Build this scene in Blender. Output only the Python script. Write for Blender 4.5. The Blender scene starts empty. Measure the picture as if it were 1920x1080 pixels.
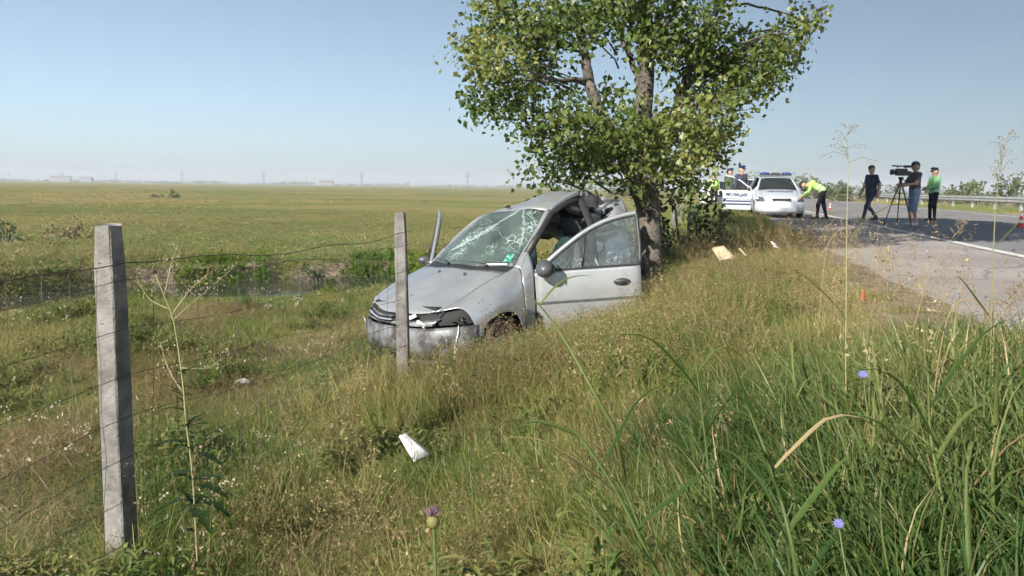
import bpy, bmesh, math, random
import numpy as np
from mathutils import Vector, Matrix
random.seed(7); rng = np.random.default_rng(11)
S = bpy.context.scene
COL = S.collection
R = math.radians

# ------------------------------------------------------------------ camera
cam = bpy.data.cameras.new('camera'); camo = bpy.data.objects.new('camera', cam); COL.objects.link(camo)
cam.sensor_width = 36.0; cam.lens = 36.0 * 1600 / 1920; cam.clip_start = 0.05; cam.clip_end = 9000
CAMZ = 0.95
camo.matrix_world = Matrix.Translation((0, 0, CAMZ)) @ Matrix.Rotation(R(90 - 6.75), 4, 'X') @ Matrix.Rotation(R(0.78), 4, 'Z')
S.camera = camo
# ------------------------------------------------------------------ sky, sun, exposure
SUN_AZ, SUN_EL = R(35), R(27.5)          # sun stands behind the camera to the left
sun_vec = Vector((-math.sin(SUN_AZ) * math.cos(SUN_EL), -math.cos(SUN_AZ) * math.cos(SUN_EL), math.sin(SUN_EL)))
W = bpy.data.worlds.new('World'); S.world = W; W.use_nodes = True
wn = W.node_tree.nodes; wn.clear()
sky = wn.new('ShaderNodeTexSky'); sky.sky_type = 'NISHITA'; sky.sun_disc = False
sky.sun_elevation = SUN_EL; sky.sun_rotation = -math.atan2(sun_vec.x, sun_vec.y)
sky.air_density = .8; sky.dust_density = .65; sky.ozone_density = 5.0; sky.altitude = 50
bg = wn.new('ShaderNodeBackground'); bg.inputs[1].default_value = 0.0585
wo = wn.new('ShaderNodeOutputWorld')
hz = wn.new('ShaderNodeHueSaturation'); hz.inputs['Saturation'].default_value = .68; hz.inputs['Hue'].default_value = .485   # hazy late summer sky
W.node_tree.links.new(sky.outputs[0], hz.inputs['Color']); W.node_tree.links.new(hz.outputs[0], bg.inputs[0]); W.node_tree.links.new(bg.outputs[0], wo.inputs[0])
sl = bpy.data.lights.new('sun', 'SUN'); sl.energy = 5.0; sl.angle = R(0.6); sl.color = (1, 0.945, 0.86)
so = bpy.data.objects.new('sun', sl); COL.objects.link(so); so.rotation_euler = sun_vec.to_track_quat('Z', 'Y').to_euler()
S.view_settings.view_transform = 'Standard'; S.view_settings.look = 'None'
S.view_settings.exposure = 0.93; S.view_settings.gamma = 1.0
S.cycles.use_denoising = True
S.cycles.max_bounces = 4; S.cycles.diffuse_bounces = 2; S.cycles.glossy_bounces = 2; S.cycles.transmission_bounces = 2; S.cycles.transparent_max_bounces = 12; S.cycles.volume_bounces = 0
S.cycles.use_adaptive_sampling = True; S.cycles.adaptive_threshold = 0.045; S.cycles.adaptive_min_samples = 20; S.cycles.use_light_tree = False
S.cycles.caustics_reflective = False; S.cycles.caustics_refractive = False

# ------------------------------------------------------------------ terrain maths
def sstep(a, b, x):
    t = np.clip((np.asarray(x, float) - a) / (b - a), 0, 1); return t * t * (3 - 2 * t)
_perm = rng.random((64, 64))
def vnoise(x, y, f=1.0):
    x = np.asarray(x, float) * f + 137.3; y = np.asarray(y, float) * f + 71.7
    xi = np.floor(x).astype(int); yi = np.floor(y).astype(int); a = x - xi; b = y - yi
    a = a * a * (3 - 2 * a); b = b * b * (3 - 2 * b); P = lambda i, j: _perm[i % 64, j % 64]
    return (P(xi, yi) * (1 - a) + P(xi + 1, yi) * a) * (1 - b) + (P(xi, yi + 1) * (1 - a) + P(xi + 1, yi + 1) * a) * b
def fbm(x, y, f=1.0): return (vnoise(x, y, f) + .5 * vnoise(x, y, 2.1 * f) + .25 * vnoise(x, y, 4.3 * f)) / 1.75
SL = 0.22; E0 = 2.2                     # pavement edge: X = E0 + SL*Y
def uof(x, y): return np.asarray(x, float) - E0 - SL * np.asarray(y, float)
DD = np.array((.846, .534)); DO = np.array((-7.7, 14.6))
def ditch_sn(x, y):
    s = (np.asarray(x) - DO[0]) * DD[0] + (np.asarray(y) - DO[1]) * DD[1]
    n = -(np.asarray(x) - DO[0]) * DD[1] + (np.asarray(y) - DO[1]) * DD[0]
    return s, n - .35 * np.sin(s * .55) - .2 * np.sin(s * 1.3 + 1)
def ground_z(x, y):
    x = np.asarray(x, float); y = np.asarray(y, float)
    u = uof(x, y)
    z = -0.85 * sstep(.7, 4.3, -u)
    near = 1 - sstep(30, 80, np.hypot(x, y))
    z = z + (fbm(x, y, .8) - .5) * .12 * near * sstep(.6, 2, -u) + (fbm(x, y, .13) - .5) * .25 * sstep(7, 15, -u) * near
    s, n = ditch_sn(x, y)
    w = 1 - sstep(7.5, 10, s)
    prof = sstep(-3.6, -1.0, n) * (1 - sstep(.95, 1.45, n))
    z = z - .42 * prof * w + .13 * sstep(1.0, 1.4, n) * (1 - sstep(1.6, 4, n)) * w
    z = z - .03 * sstep(-.1, .1, u) - 1.1 * sstep(17, 22, u) * (1 - sstep(0, 1, 0 * u))
    z = z + .17 * np.exp(-((x + .5) ** 2 / 2.0 + (y - 6.6) ** 2 / .9))
    z = z - 0.12 * np.exp(-((x + .4) ** 2 + (y - 8.3) ** 2) / 1.2)
    return z
GZ = lambda x, y: float(ground_z(x, y))

# ------------------------------------------------------------------ materials
def mat(name):
    m = bpy.data.materials.new(name); m.use_nodes = True; n = m.node_tree.nodes; n.clear()
    return m, n, m.node_tree.links
def rgba(c): return (c[0], c[1], c[2], 1)
def pbr(name, col, rough=.6, metal=0, spec=.5, noise=None, bump=0, bscale=30, coat=0, col2=None, nscale=6, coord='Object', detail=6, lo=.35, hi=.65):
    m, n, l = mat(name)
    o = n.new('ShaderNodeOutputMaterial'); p = n.new('ShaderNodeBsdfPrincipled'); l.new(p.outputs[0], o.inputs[0])
    p.inputs['Base Color'].default_value = rgba(col); p.inputs['Roughness'].default_value = rough
    p.inputs['Metallic'].default_value = metal; p.inputs['Specular IOR Level'].default_value = spec; p.inputs['Coat Weight'].default_value = coat
    tc = n.new('ShaderNodeTexCoord')
    if col2 is not None:
        t = n.new('ShaderNodeTexNoise'); t.inputs['Scale'].default_value = nscale; t.inputs['Detail'].default_value = detail
        l.new(tc.outputs[coord], t.inputs['Vector'])
        r = n.new('ShaderNodeValToRGB'); r.color_ramp.elements[0].color = rgba(col); r.color_ramp.elements[1].color = rgba(col2)
        r.color_ramp.elements[0].position = lo; r.color_ramp.elements[1].position = hi
        l.new(t.outputs[0], r.inputs[0]); l.new(r.outputs[0], p.inputs['Base Color'])
    if bump:
        t2 = n.new('ShaderNodeTexNoise'); t2.inputs['Scale'].default_value = bscale; t2.inputs['Detail'].default_value = 8
        l.new(tc.outputs[coord], t2.inputs['Vector'])
        b = n.new('ShaderNodeBump'); b.inputs['Strength'].default_value = bump; b.inputs['Distance'].default_value = .02
        l.new(t2.outputs[0], b.inputs['Height']); l.new(b.outputs[0], p.inputs['Normal'])
    return m
def leafmat(name, c1, c2, c3=None, trans=.35, pscale=.9, rough=.55, spec=.3, attr=None):
    """foliage: colour varies per plant (object random) and in patches over the ground"""
    m, n, l = mat(name)
    o = n.new('ShaderNodeOutputMaterial'); p = n.new('ShaderNodeBsdfPrincipled'); tr = n.new('ShaderNodeBsdfTranslucent'); mx = n.new('ShaderNodeMixShader')
    p.inputs['Roughness'].default_value = rough; p.inputs['Specular IOR Level'].default_value = spec
    oi = n.new('ShaderNodeObjectInfo'); g = n.new('ShaderNodeNewGeometry'); t = n.new('ShaderNodeTexNoise'); t.inputs['Scale'].default_value = pscale; t.inputs['Detail'].default_value = 3
    l.new(g.outputs['Position'], t.inputs['Vector'])
    a = n.new('ShaderNodeMath'); a.operation = 'MULTIPLY_ADD'; a.inputs[1].default_value = .62 if not attr else .5
    at = n.new('ShaderNodeAttribute'); at.attribute_name = 'tone'; l.new(at.outputs['Fac'], a.inputs[0])
    b = n.new('ShaderNodeMath'); b.operation = 'MULTIPLY_ADD'; b.inputs[1].default_value = 2.5 if not attr else 1.6; b.inputs[2].default_value = -1.22 if not attr else -.55
    if not attr:
        c = n.new('ShaderNodeMath'); c.operation = 'MULTIPLY_ADD'; c.inputs[1].default_value = .12; l.new(oi.outputs['Random'], c.inputs[0]); l.new(t.outputs[0], c.inputs[2]); l.new(c.outputs[0], b.inputs[0])
    else: l.new(t.outputs[0], b.inputs[0])
    if True: l.new(b.outputs[0], a.inputs[2])
    r = n.new('ShaderNodeValToRGB'); e = r.color_ramp.elements
    e[0].position = .1; e[0].color = rgba(c1); e[1].position = .9; e[1].color = rgba(c3 or c2)
    if c3: q = e.new(.5); q.color = rgba(c2)
    l.new(a.outputs[0], r.inputs[0]); l.new(r.outputs[0], p.inputs['Base Color'])
    hs = n.new('ShaderNodeHueSaturation'); hs.inputs['Value'].default_value = 1.25; hs.inputs['Saturation'].default_value = 1.1
    l.new(r.outputs[0], hs.inputs['Color']); l.new(hs.outputs[0], tr.inputs[0])
    mx.inputs[0].default_value = trans; l.new(p.outputs[0], mx.inputs[1]); l.new(tr.outputs[0], mx.inputs[2]); l.new(mx.outputs[0], o.inputs[0])
    return m
def glassmat(name, tint, crack=0, cscale=9, dust=.06, rough=.02, lo=.42, hi=.68):
    """thin pane: tinted transparency with a fresnel reflection; cracks scatter white"""
    m, n, l = mat(name)
    o = n.new('ShaderNodeOutputMaterial'); t = n.new('ShaderNodeBsdfTransparent'); t.inputs[0].default_value = rgba(tint)
    g = n.new('ShaderNodeBsdfGlossy'); g.inputs['Roughness'].default_value = rough
    f = n.new('ShaderNodeFresnel'); f.inputs[0].default_value = 1.5
    m1 = n.new('ShaderNodeMixShader'); l.new(f.outputs[0], m1.inputs[0]); l.new(t.outputs[0], m1.inputs[1]); l.new(g.outputs[0], m1.inputs[2])
    d = n.new('ShaderNodeBsdfDiffuse'); d.inputs[0].default_value = (.75, .85, .83, 1)
    m2 = n.new('ShaderNodeMixShader'); l.new(m1.outputs[0], m2.inputs[1]); l.new(d.outputs[0], m2.inputs[2]); l.new(m2.outputs[0], o.inputs[0])
    tc = n.new('ShaderNodeTexCoord'); ns = n.new('ShaderNodeTexNoise'); ns.inputs['Scale'].default_value = 3; ns.inputs['Detail'].default_value = 5
    l.new(tc.outputs['Object'], ns.inputs['Vector'])
    k = n.new('ShaderNodeMath'); k.operation = 'MULTIPLY'; k.inputs[1].default_value = dust * 2; l.new(ns.outputs[0], k.inputs[0])
    last = k.outputs[0]
    if crack:
        v = n.new('ShaderNodeTexVoronoi'); v.feature = 'DISTANCE_TO_EDGE'; v.inputs['Scale'].default_value = cscale
        dm = n.new('ShaderNodeVectorMath'); dm.operation = 'MULTIPLY_ADD'; dm.inputs[1].default_value = (.25, .25, .25)
        l.new(ns.outputs['Color'], dm.inputs[0]); l.new(tc.outputs['Object'], dm.inputs[2]); l.new(dm.outputs[0], v.inputs['Vector'])
        mr = n.new('ShaderNodeMapRange'); mr.inputs[1].default_value = 0; mr.inputs[2].default_value = .035; mr.inputs[3].default_value = 1; mr.inputs[4].default_value = 0
        l.new(v.outputs['Distance'], mr.inputs[0])
        n2 = n.new('ShaderNodeTexNoise'); n2.inputs['Scale'].default_value = 2.6; l.new(tc.outputs['Object'], n2.inputs['Vector'])
        mr2 = n.new('ShaderNodeMapRange'); mr2.inputs[1].default_value = lo; mr2.inputs[2].default_value = hi; mr2.inputs[3].default_value = 0; mr2.inputs[4].default_value = crack
        l.new(n2.outputs[0], mr2.inputs[0])
        a = n.new('ShaderNodeMath'); a.operation = 'MULTIPLY'; l.new(mr.outputs[0], a.inputs[0]); l.new(mr2.outputs[0], a.inputs[1])
        b = n.new('ShaderNodeMath'); b.operation = 'ADD'; b.use_clamp = True; l.new(a.outputs[0], b.inputs[0]); l.new(last, b.inputs[1]); last = b.outputs[0]
    l.new(last, m2.inputs[0])
    return m

M = {}
M['bark'] = pbr('bark', (.05, .042, .034), .9, col2=(.15, .13, .105), nscale=9, bump=.9, bscale=25)
M['leaf'] = leafmat('poplar_leaf', (.045, .085, .018), (.11, .155, .034), (.23, .235, .065), .38, .7, .42, .5, attr='tone')
M['shrubleaf'] = leafmat('shrub_leaf', (.02, .042, .012), (.045, .075, .02), (.08, .10, .035), .3, .6, .5, .4, attr='tone')
M['bushleaf'] = leafmat('bush_leaf', (.07, .10, .05), (.12, .15, .065), (.18, .19, .09), .3, .3, .6, .2, attr='tone')
M['twigdry'] = leafmat('dry_twig', (.10, .07, .045), (.2, .15, .09), (.3, .24, .15), .1)
M['grass_short'] = leafmat('short_grass_blade', (.10, .175, .04), (.17, .215, .058), (.28, .255, .10), .35, .35)
M['grass_mid'] = leafmat('meadow_grass_blade', (.082, .15, .028), (.17, .212, .05), (.33, .28, .11), .35, .6)
M['grass_field'] = leafmat('field_grass_blade', (.12, .20, .05), (.235, .25, .088), (.42, .325, .155), .3, .03)
M['straw'] = leafmat('straw', (.24, .165, .075), (.33, .25, .125), (.44, .36, .21), .3, .8)
M['brownstem'] = leafmat('brown_stem', (.16, .10, .05), (.25, .17, .09), (.36, .27, .15), .2, .7)
M['herbleaf'] = leafmat('herb_leaf', (.09, .145, .034), (.165, .195, .056), (.26, .24, .09), .35, .8)
M['seed'] = leafmat('seed_head', (.20, .135, .07), (.31, .235, .115), (.43, .35, .19), .3, .9)
M['lush'] = leafmat('lush_blade', (.04, .085, .02), (.095, .15, .038), (.22, .235, .085), .42, .9, .45, .3)
M['weed'] = leafmat('bright_weed_leaf', (.075, .15, .022), (.15, .23, .032), (.27, .30, .05), .4, .35)
M['white_flower'] = leafmat('pale_flower', (.40, .36, .28), (.56, .52, .43), None, .3)
M['lettuce'] = leafmat('dark_weed_leaf', (.018, .04, .012), (.03, .06, .016), None, .3, 2)
M['stemgreen'] = leafmat('green_stem', (.07, .11, .03), (.13, .16, .05), None, .2, 2)
M['stempale'] = leafmat('pale_stem', (.28, .27, .13), (.38, .35, .2), None, .2, 2)
M['concrete'] = pbr('concrete', (.115, .109, .102), .92, col2=(.23, .218, .206), nscale=11, bump=.5, bscale=70)
M['wire'] = pbr('weathered_wire', (.10, .085, .07), .7, .3)
M['paint'] = pbr('silver_paint', (.35, .37, .39), .30, .5, col2=(.44, .455, .465), nscale=3, coat=.35, bump=.10, bscale=3.5)
def dirty_paint(name):
    m = pbr(name, (.35, .37, .39), .30, .5, col2=(.43, .445, .455), nscale=3, coat=.3, bump=.12, bscale=3.2); n = m.node_tree.nodes; l = m.node_tree.links
    p = [x for x in n if x.type == 'BSDF_PRINCIPLED'][0]; base = p.inputs['Base Color'].links[0].from_socket; tc = n.new('ShaderNodeTexCoord')
    def mask(scale, lo, hi, amt, sx=(1, 1, 1)):
        mp = n.new('ShaderNodeMapping'); mp.inputs['Scale'].default_value = sx; l.new(tc.outputs['Object'], mp.inputs[0]); t = n.new('ShaderNodeTexNoise'); t.inputs['Scale'].default_value = scale; t.inputs['Detail'].default_value = 8; t.inputs['Roughness'].default_value = .7; l.new(mp.outputs[0], t.inputs['Vector'])
        r = n.new('ShaderNodeMapRange'); r.inputs[1].default_value = lo; r.inputs[2].default_value = hi; r.inputs[4].default_value = amt; l.new(t.outputs[0], r.inputs[0]); return r.outputs[0]
    for msk, c in ((mask(4, .5, .78, .4), (.20, .175, .14, 1)), (mask(9, .62, .72, .5, (1, 1, 6)), (.10, .10, .10, 1)), (mask(13, .63, .70, .8, (5, 1, 2)), (.62, .62, .61, 1))):   # dust, dark scrapes, bare scratches
        x = n.new('ShaderNodeMix'); x.data_type = 'RGBA'; l.new(msk, x.inputs[0]); l.new(base, x.inputs[6]); x.inputs[7].default_value = c; base = x.outputs[2]
    l.new(base, p.inputs['Base Color']); return m
M['paint'] = dirty_paint('dusty_silver_paint')
M['paint_scuff'] = pbr('scuffed_bumper', (.05, .05, .055), .5, .2, col2=(.19, .20, .21), nscale=7, bump=.25, bscale=20, lo=.42, hi=.62)
M['crushed'] = pbr('crushed_metal', (.30, .32, .34), .32, .6, col2=(.46, .47, .48), nscale=4, bump=.6, bscale=5)
M['plastic'] = pbr('black_plastic', (.025, .025, .028), .5)
M['dark'] = pbr('dark_interior', (.018, .018, .02), .8)
M['greyplastic'] = pbr('grey_plastic', (.07, .075, .08), .42)
M['seatcloth'] = pbr('seat_cloth', (.06, .065, .075), .9, col2=(.09, .095, .11), nscale=40)
M['rubber'] = pbr('rubber', (.02, .02, .02), .8)
M['alloy'] = pbr('wheel_metal', (.35, .35, .36), .4, .7)
M['white'] = pbr('white_plastic', (.75, .75, .74), .5)
M['chrome'] = pbr('chrome', (.8, .8, .8), .12, 1)
M['lens'] = glassmat('lamp_lens', (.85, .88, .9), 0, dust=.05)
M['windshield'] = glassmat('cracked_windscreen', (.55, .72, .67), .75, 15, .06, lo=.50, hi=.66)
M['doorglass'] = glassmat('door_glass', (.42, .53, .55), .35, 19, .06, lo=.5, hi=.75)
M['carglass'] = glassmat('car_window', (.16, .2, .22), 0, dust=.03)
M['sticker'] = pbr('green_sticker', (.01, .20, .14), .5, col2=(.4, .62, .54), nscale=45, lo=.52, hi=.58)
M['paper'] = pbr('paper', (.82, .82, .80), .8)
M['police'] = pbr('police_paint', (.52, .56, .60), .28, .15, coat=.5)
M['whitepaint'] = pbr('white_car_paint', (.72, .72, .72), .3, coat=.5)
M['navy'] = pbr('navy_blue', (.015, .03, .10), .5)
M['bluebar'] = pbr('blue_lamp', (.02, .05, .20), .25)
M['red'] = pbr('signal_red', (.55, .03, .02), .5)
M['skin'] = pbr('skin', (.46, .28, .2), .6)
M['hair'] = pbr('dark_hair', (.02, .016, .013), .7)
M['shirt_navy'] = pbr('navy_shirt', (.03, .042, .075), .9)
M['jeans_dark'] = pbr('dark_jeans', (.05, .06, .09), .9)
M['shirt_mauve'] = pbr('mauve_shirt', (.12, .095, .11), .9)
M['jeans_light'] = pbr('light_jeans', (.16, .23, .36), .9)
M['trousers_black'] = pbr('black_trousers', (.014, .015, .02), .9)
M['uniform_dark'] = pbr('dark_uniform', (.045, .05, .08), .9)
M['hivis'] = pbr('hi_vis_fabric', (.33, .52, .14), .8)
M['hivis_green'] = pbr('hi_vis_green', (.26, .58, .26), .8)
M['silver_tape'] = pbr('reflective_tape', (.6, .62, .62), .35, .3)
M['shoe_white'] = pbr('white_shoe', (.55, .55, .55), .6)
M['shoe_dark'] = pbr('dark_shoe', (.02, .02, .02), .5)
M['galv'] = pbr('galvanised_steel', (.46, .46, .45), .45, .5, col2=(.6, .6, .58), nscale=2)
M['linewhite'] = pbr('road_paint', (.62, .61, .58), .8, col2=(.45, .44, .41), nscale=4, lo=.5, hi=.75)
M['cardboard'] = pbr('pale_cardboard', (.50, .38, .24), .85, col2=(.60, .48, .33), nscale=8)
M['orange'] = pbr('orange_tape', (.62, .10, .03), .7)
M['farroof'] = pbr('far_roof', (.17, .125, .11), .9)
M['shattered'] = glassmat('shattered_glass', (.66, .78, .75), .9, 75, .16, lo=.3, hi=.6)
M['stone'] = pbr('pale_stone', (.4, .38, .35), .9, bump=.4, bscale=20)
M['pylon'] = pbr('pylon_steel', (.18, .19, .2), .6, .3)
M['fartree'] = pbr('far_foliage', (.045, .06, .035), .9, col2=(.08, .09, .05), nscale=.1, coord='Generated')
M['farwall'] = pbr('far_wall', (.2, .205, .21), .9)
M['chicory'] = leafmat('blue_petal', (.13, .14, .36), (.2, .21, .44), None, .3)
M['thistle'] = leafmat('thistle_petal', (.2, .12, .15), (.28, .18, .2), None, .2)

# ------------------------------------------------------------------ mesh helpers
class MB:
    def __init__(s): s.v = []; s.f = []; s.m = []; s.t = []
    def add(s, vs, fs, mi=0):
        b = len(s.v); s.v += [tuple(map(float, p)) for p in vs]; s.f += [tuple(b + i for i in f) for f in fs]; s.m += [mi] * len(fs); s.t += [random.random()] * len(vs); return b
    def box(s, c, sz, rot=None, mi=0):
        c = Vector(c); h = Vector(sz) / 2; vs = []
        for x in (-1, 1):
            for y in (-1, 1):
                for z in (-1, 1):
                    p = Vector((x * h.x, y * h.y, z * h.z))
                    if rot is not None: p = rot @ p
                    vs.append(c + p)
        s.add(vs, [(0, 1, 3, 2), (4, 6, 7, 5), (0, 4, 5, 1), (2, 3, 7, 6), (0, 2, 6, 4), (1, 5, 7, 3)], mi)
    def tube(s, pts, rad, n=8, mi=0, cap=True, flat=1.0):
        pts = [Vector(p) for p in pts]; k = len(pts)
        if not hasattr(rad, '__len__'): rad = [rad] * k
        up = Vector((0, 0, 1)); vs = []; prev = None
        for i, p in enumerate(pts):
            t = (pts[min(i + 1, k - 1)] - pts[max(i - 1, 0)]);
            if t.length < 1e-9: t = Vector((0, 0, 1))
            t.normalize()
            a = prev - t * prev.dot(t) if prev is not None else (up.cross(t) if abs(t.dot(up)) < .95 else Vector((1, 0, 0)).cross(t))
            a.normalize(); prev = a; b = t.cross(a)
            for j in range(n):
                q = 2 * math.pi * j / n; vs.append(p + (a * math.cos(q) + b * math.sin(q) * flat) * rad[i])
        fs = [(i * n + j, i * n + (j + 1) % n, (i + 1) * n + (j + 1) % n, (i + 1) * n + j) for i in range(k - 1) for j in range(n)]
        if cap: fs += [tuple(range(n - 1, -1, -1)), tuple((k - 1) * n + j for j in range(n))]
        s.add(vs, fs, mi)
    def grid(s, P, mi=0, flip=False):
        P = np.asarray(P, float); a, b = P.shape[:2]
        fs = []
        for i in range(a - 1):
            for j in range(b - 1):
                q = (i * b + j, i * b + j + 1, (i + 1) * b + j + 1, (i + 1) * b + j); fs.append(q[::-1] if flip else q)
        s.add(P.reshape(-1, 3), fs, mi)
    def ball(s, c, r, seg=10, rings=7, mi=0, sq=(1, 1, 1), rot=None):
        c = Vector(c); vs = []
        for i in range(rings + 1):
            th = math.pi * i / rings
            for j in range(seg):
                q = 2 * math.pi * j / seg; p = Vector((math.sin(th) * math.cos(q) * r * sq[0], math.sin(th) * math.sin(q) * r * sq[1], math.cos(th) * r * sq[2]))
                vs.append(c + (rot @ p if rot is not None else p))
        fs = [(i * seg + j, (i + 1) * seg + j, (i + 1) * seg + (j + 1) % seg, i * seg + (j + 1) % seg) for i in range(rings) for j in range(seg)]
        s.add(vs, fs, mi)
    def lathe(s, prof, n=24, axis='y', c=(0, 0, 0), mi=0):
        vs = []
        for r, h in prof:
            for j in range(n):
                q = 2 * math.pi * j / n
                vs.append(Vector(c) + (Vector((r * math.cos(q), h, r * math.sin(q))) if axis == 'y' else Vector((r * math.cos(q), r * math.sin(q), h))))
        k = len(prof)
        s.add(vs, [(i * n + j, i * n + (j + 1) % n, (i + 1) * n + (j + 1) % n, (i + 1) * n + j) for i in range(k - 1) for j in range(n)], mi)
    def build(s, name, mats, parent=None, smooth=True, loc=None):
        me = bpy.data.meshes.new(name); me.from_pydata(s.v, [], s.f)
        for m in (mats if isinstance(mats, (list, tuple)) else [mats]): me.materials.append(M[m] if isinstance(m, str) else m)
        me.polygons.foreach_set('material_index', s.m); me.polygons.foreach_set('use_smooth', [smooth] * len(s.f)); me.update()
        if len(s.t) == len(s.v): at = me.attributes.new('tone', 'FLOAT', 'POINT'); at.data.foreach_set('value', s.t)
        o = bpy.data.objects.new(name, me); COL.objects.link(o); o.parent = parent
        if loc is not None: o.location = loc
        return o
def npmesh(name, v, f, mats, parent=None, smooth=False, link=True, attr=None, mi=None):
    """fast mesh from numpy arrays, all faces with the same corner count"""
    me = bpy.data.meshes.new(name); v = np.asarray(v, np.float32); f = np.asarray(f, np.int32); k = f.shape[1]
    me.vertices.add(len(v)); me.vertices.foreach_set('co', v.ravel())
    me.loops.add(f.size); me.loops.foreach_set('vertex_index', f.ravel())
    me.polygons.add(len(f)); me.polygons.foreach_set('loop_start', np.arange(0, f.size, k, dtype=np.int32))
    for m in (mats if isinstance(mats, (list, tuple)) else [mats]): me.materials.append(M[m] if isinstance(m, str) else m)
    if mi is not None: me.polygons.foreach_set('material_index', np.asarray(mi, np.int32))
    me.polygons.foreach_set('use_smooth', np.full(len(f), smooth))
    me.update(calc_edges=True)
    if attr is not None:
        a = me.attributes.new(attr[0], 'FLOAT', 'POINT'); a.data.foreach_set('value', np.asarray(attr[1], np.float32))
    o = bpy.data.objects.new(name, me)
    if link: COL.objects.link(o)
    o.parent = parent
    return o
def tag(o, label=None, cat=None, group=None, kind=None):
    for k, v in (('label', label), ('category', cat), ('group', group), ('kind', kind)):
        if v: o[k] = v
    return o
def empty(name, loc=(0, 0, 0), rot=(0, 0, 0)):
    o = bpy.data.objects.new(name, None); COL.objects.link(o); o.location = loc; o.rotation_euler = rot; o.empty_display_size = .1
    return o
def cmr(P, k):
    """Catmull-Rom through control points along axis 0, k samples for each span"""
    P = np.asarray(P, float); n = len(P)
    E = np.concatenate([[2 * P[0] - P[1]], P, [2 * P[-1] - P[-2]]]); out = []
    for i in range(n - 1):
        a, b, c, d = E[i], E[i + 1], E[i + 2], E[i + 3]
        for t in np.arange(k) / k:
            out.append(.5 * ((2 * b) + (-a + c) * t + (2 * a - 5 * b + 4 * c - d) * t * t + (-a + 3 * b - 3 * c + d) * t ** 3))
    out.append(P[-1]); return np.array(out)
def link_copy(o, parent=None):
    c = o.copy(); COL.objects.link(c); c.parent = parent
    for ch in list(o.children): link_copy(ch, c)
    return c

# ------------------------------------------------------------------ the ground
def axis(parts): return np.unique(np.round(np.concatenate([np.linspace(a, b, n) for a, b, n in parts]), 4))
gx = axis([(-3000, -400, 14), (-400, -80, 20), (-80, -24, 40), (-24, -12, 40), (-12, 9, 150), (9, 30, 40), (30, 100, 20), (100, 600, 14), (600, 3000, 12)])
gy = axis([(-40, -2, 12), (-2, 22, 170), (22, 40, 50), (40, 100, 36), (100, 500, 24), (500, 3000, 16)])
GX, GY = np.meshgrid(gx, gy, indexing='ij'); GZZ = ground_z(GX, GY)
vv = np.stack([GX, GY, GZZ], -1).reshape(-1, 3); a, b = GX.shape
ii, jj = np.meshgrid(np.arange(a - 1), np.arange(b - 1), indexing='ij'); q = (ii * b + jj).ravel()
s_, n_ = ditch_sn(GX, GY)
soil = (sstep(.75, 1.0, n_) * (1 - sstep(1.35, 1.9, n_)) * (1 - sstep(6, 9, s_)) * (fbm(GX, GY, 1.2) > .38)).ravel()
soil = np.maximum(soil, (sstep(-1.7, -.4, uof(GX, GY) + (fbm(GX, GY, 1.5) - .5)) * .9).ravel())
def ground_material():
    m, n, l = mat('meadow_ground')
    o = n.new('ShaderNodeOutputMaterial'); p = n.new('ShaderNodeBsdfPrincipled'); l.new(p.outputs[0], o.inputs[0]); p.inputs['Roughness'].default_value = .95; p.inputs['Specular IOR Level'].default_value = .1
    g = n.new('ShaderNodeNewGeometry')
    def noise(sc, det=6, sx=1, sy=1):
        mp = n.new('ShaderNodeMapping'); mp.inputs['Scale'].default_value = (sx, sy, 1); l.new(g.outputs['Position'], mp.inputs[0])
        t = n.new('ShaderNodeTexNoise'); t.inputs['Scale'].default_value = sc; t.inputs['Detail'].default_value = det; t.inputs['Roughness'].default_value = .65; l.new(mp.outputs[0], t.inputs['Vector']); return t.outputs[0]
    def ramp(f, *st):
        r = n.new('ShaderNodeValToRGB'); e = r.color_ramp.elements
        e[0].position, e[0].color = st[0][0], rgba(st[0][1]); e[1].position, e[1].color = st[-1][0], rgba(st[-1][1])
        for pz, c in st[1:-1]: k = e.new(pz); k.color = rgba(c)
        l.new(f, r.inputs[0]); return r.outputs[0]
    def mix(f, c1, c2):
        x = n.new('ShaderNodeMix'); x.data_type = 'RGBA'
        if hasattr(f, 'default_value') or True:
            l.new(f, x.inputs[0])
        l.new(c1, x.inputs[6]); l.new(c2, x.inputs[7]); return x.outputs[2]
    big = ramp(noise(.035, 5, 1, 1.6), (.36, (.12, .18, .05)), (.46, (.20, .205, .07)), (.55, (.28, .235, .10)), (.64, (.26, .17, .10)))
    fine = ramp(noise(2.2, 8), (.3, (.10, .115, .03)), (.5, (.19, .185, .06)), (.7, (.29, .25, .11)))
    x = n.new('ShaderNodeMix'); x.data_type = 'RGBA'; x.inputs[0].default_value = .42; l.new(big, x.inputs[6]); l.new(fine, x.inputs[7])
    at = n.new('ShaderNodeAttribute'); at.attribute_name = 'soil'
    soilc = ramp(noise(5, 8), (.35, (.15, .115, .085)), (.6, (.31, .25, .205)))
    l.new(mix(at.outputs['Fac'], x.outputs[2], soilc), p.inputs['Base Color'])
    bp = n.new('ShaderNodeBump'); bp.inputs['Strength'].default_value = .8; bp.inputs['Distance'].default_value = .12
    l.new(noise(3.5, 9), bp.inputs['Height']); l.new(bp.outputs[0], p.inputs['Normal'])
    return m
M['ground'] = ground_material()
tag(npmesh('ground', vv, np.stack([q, q + b, q + b + 1, q + 1], -1), 'ground', smooth=True, attr=('soil', soil)), kind='structure')

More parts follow.
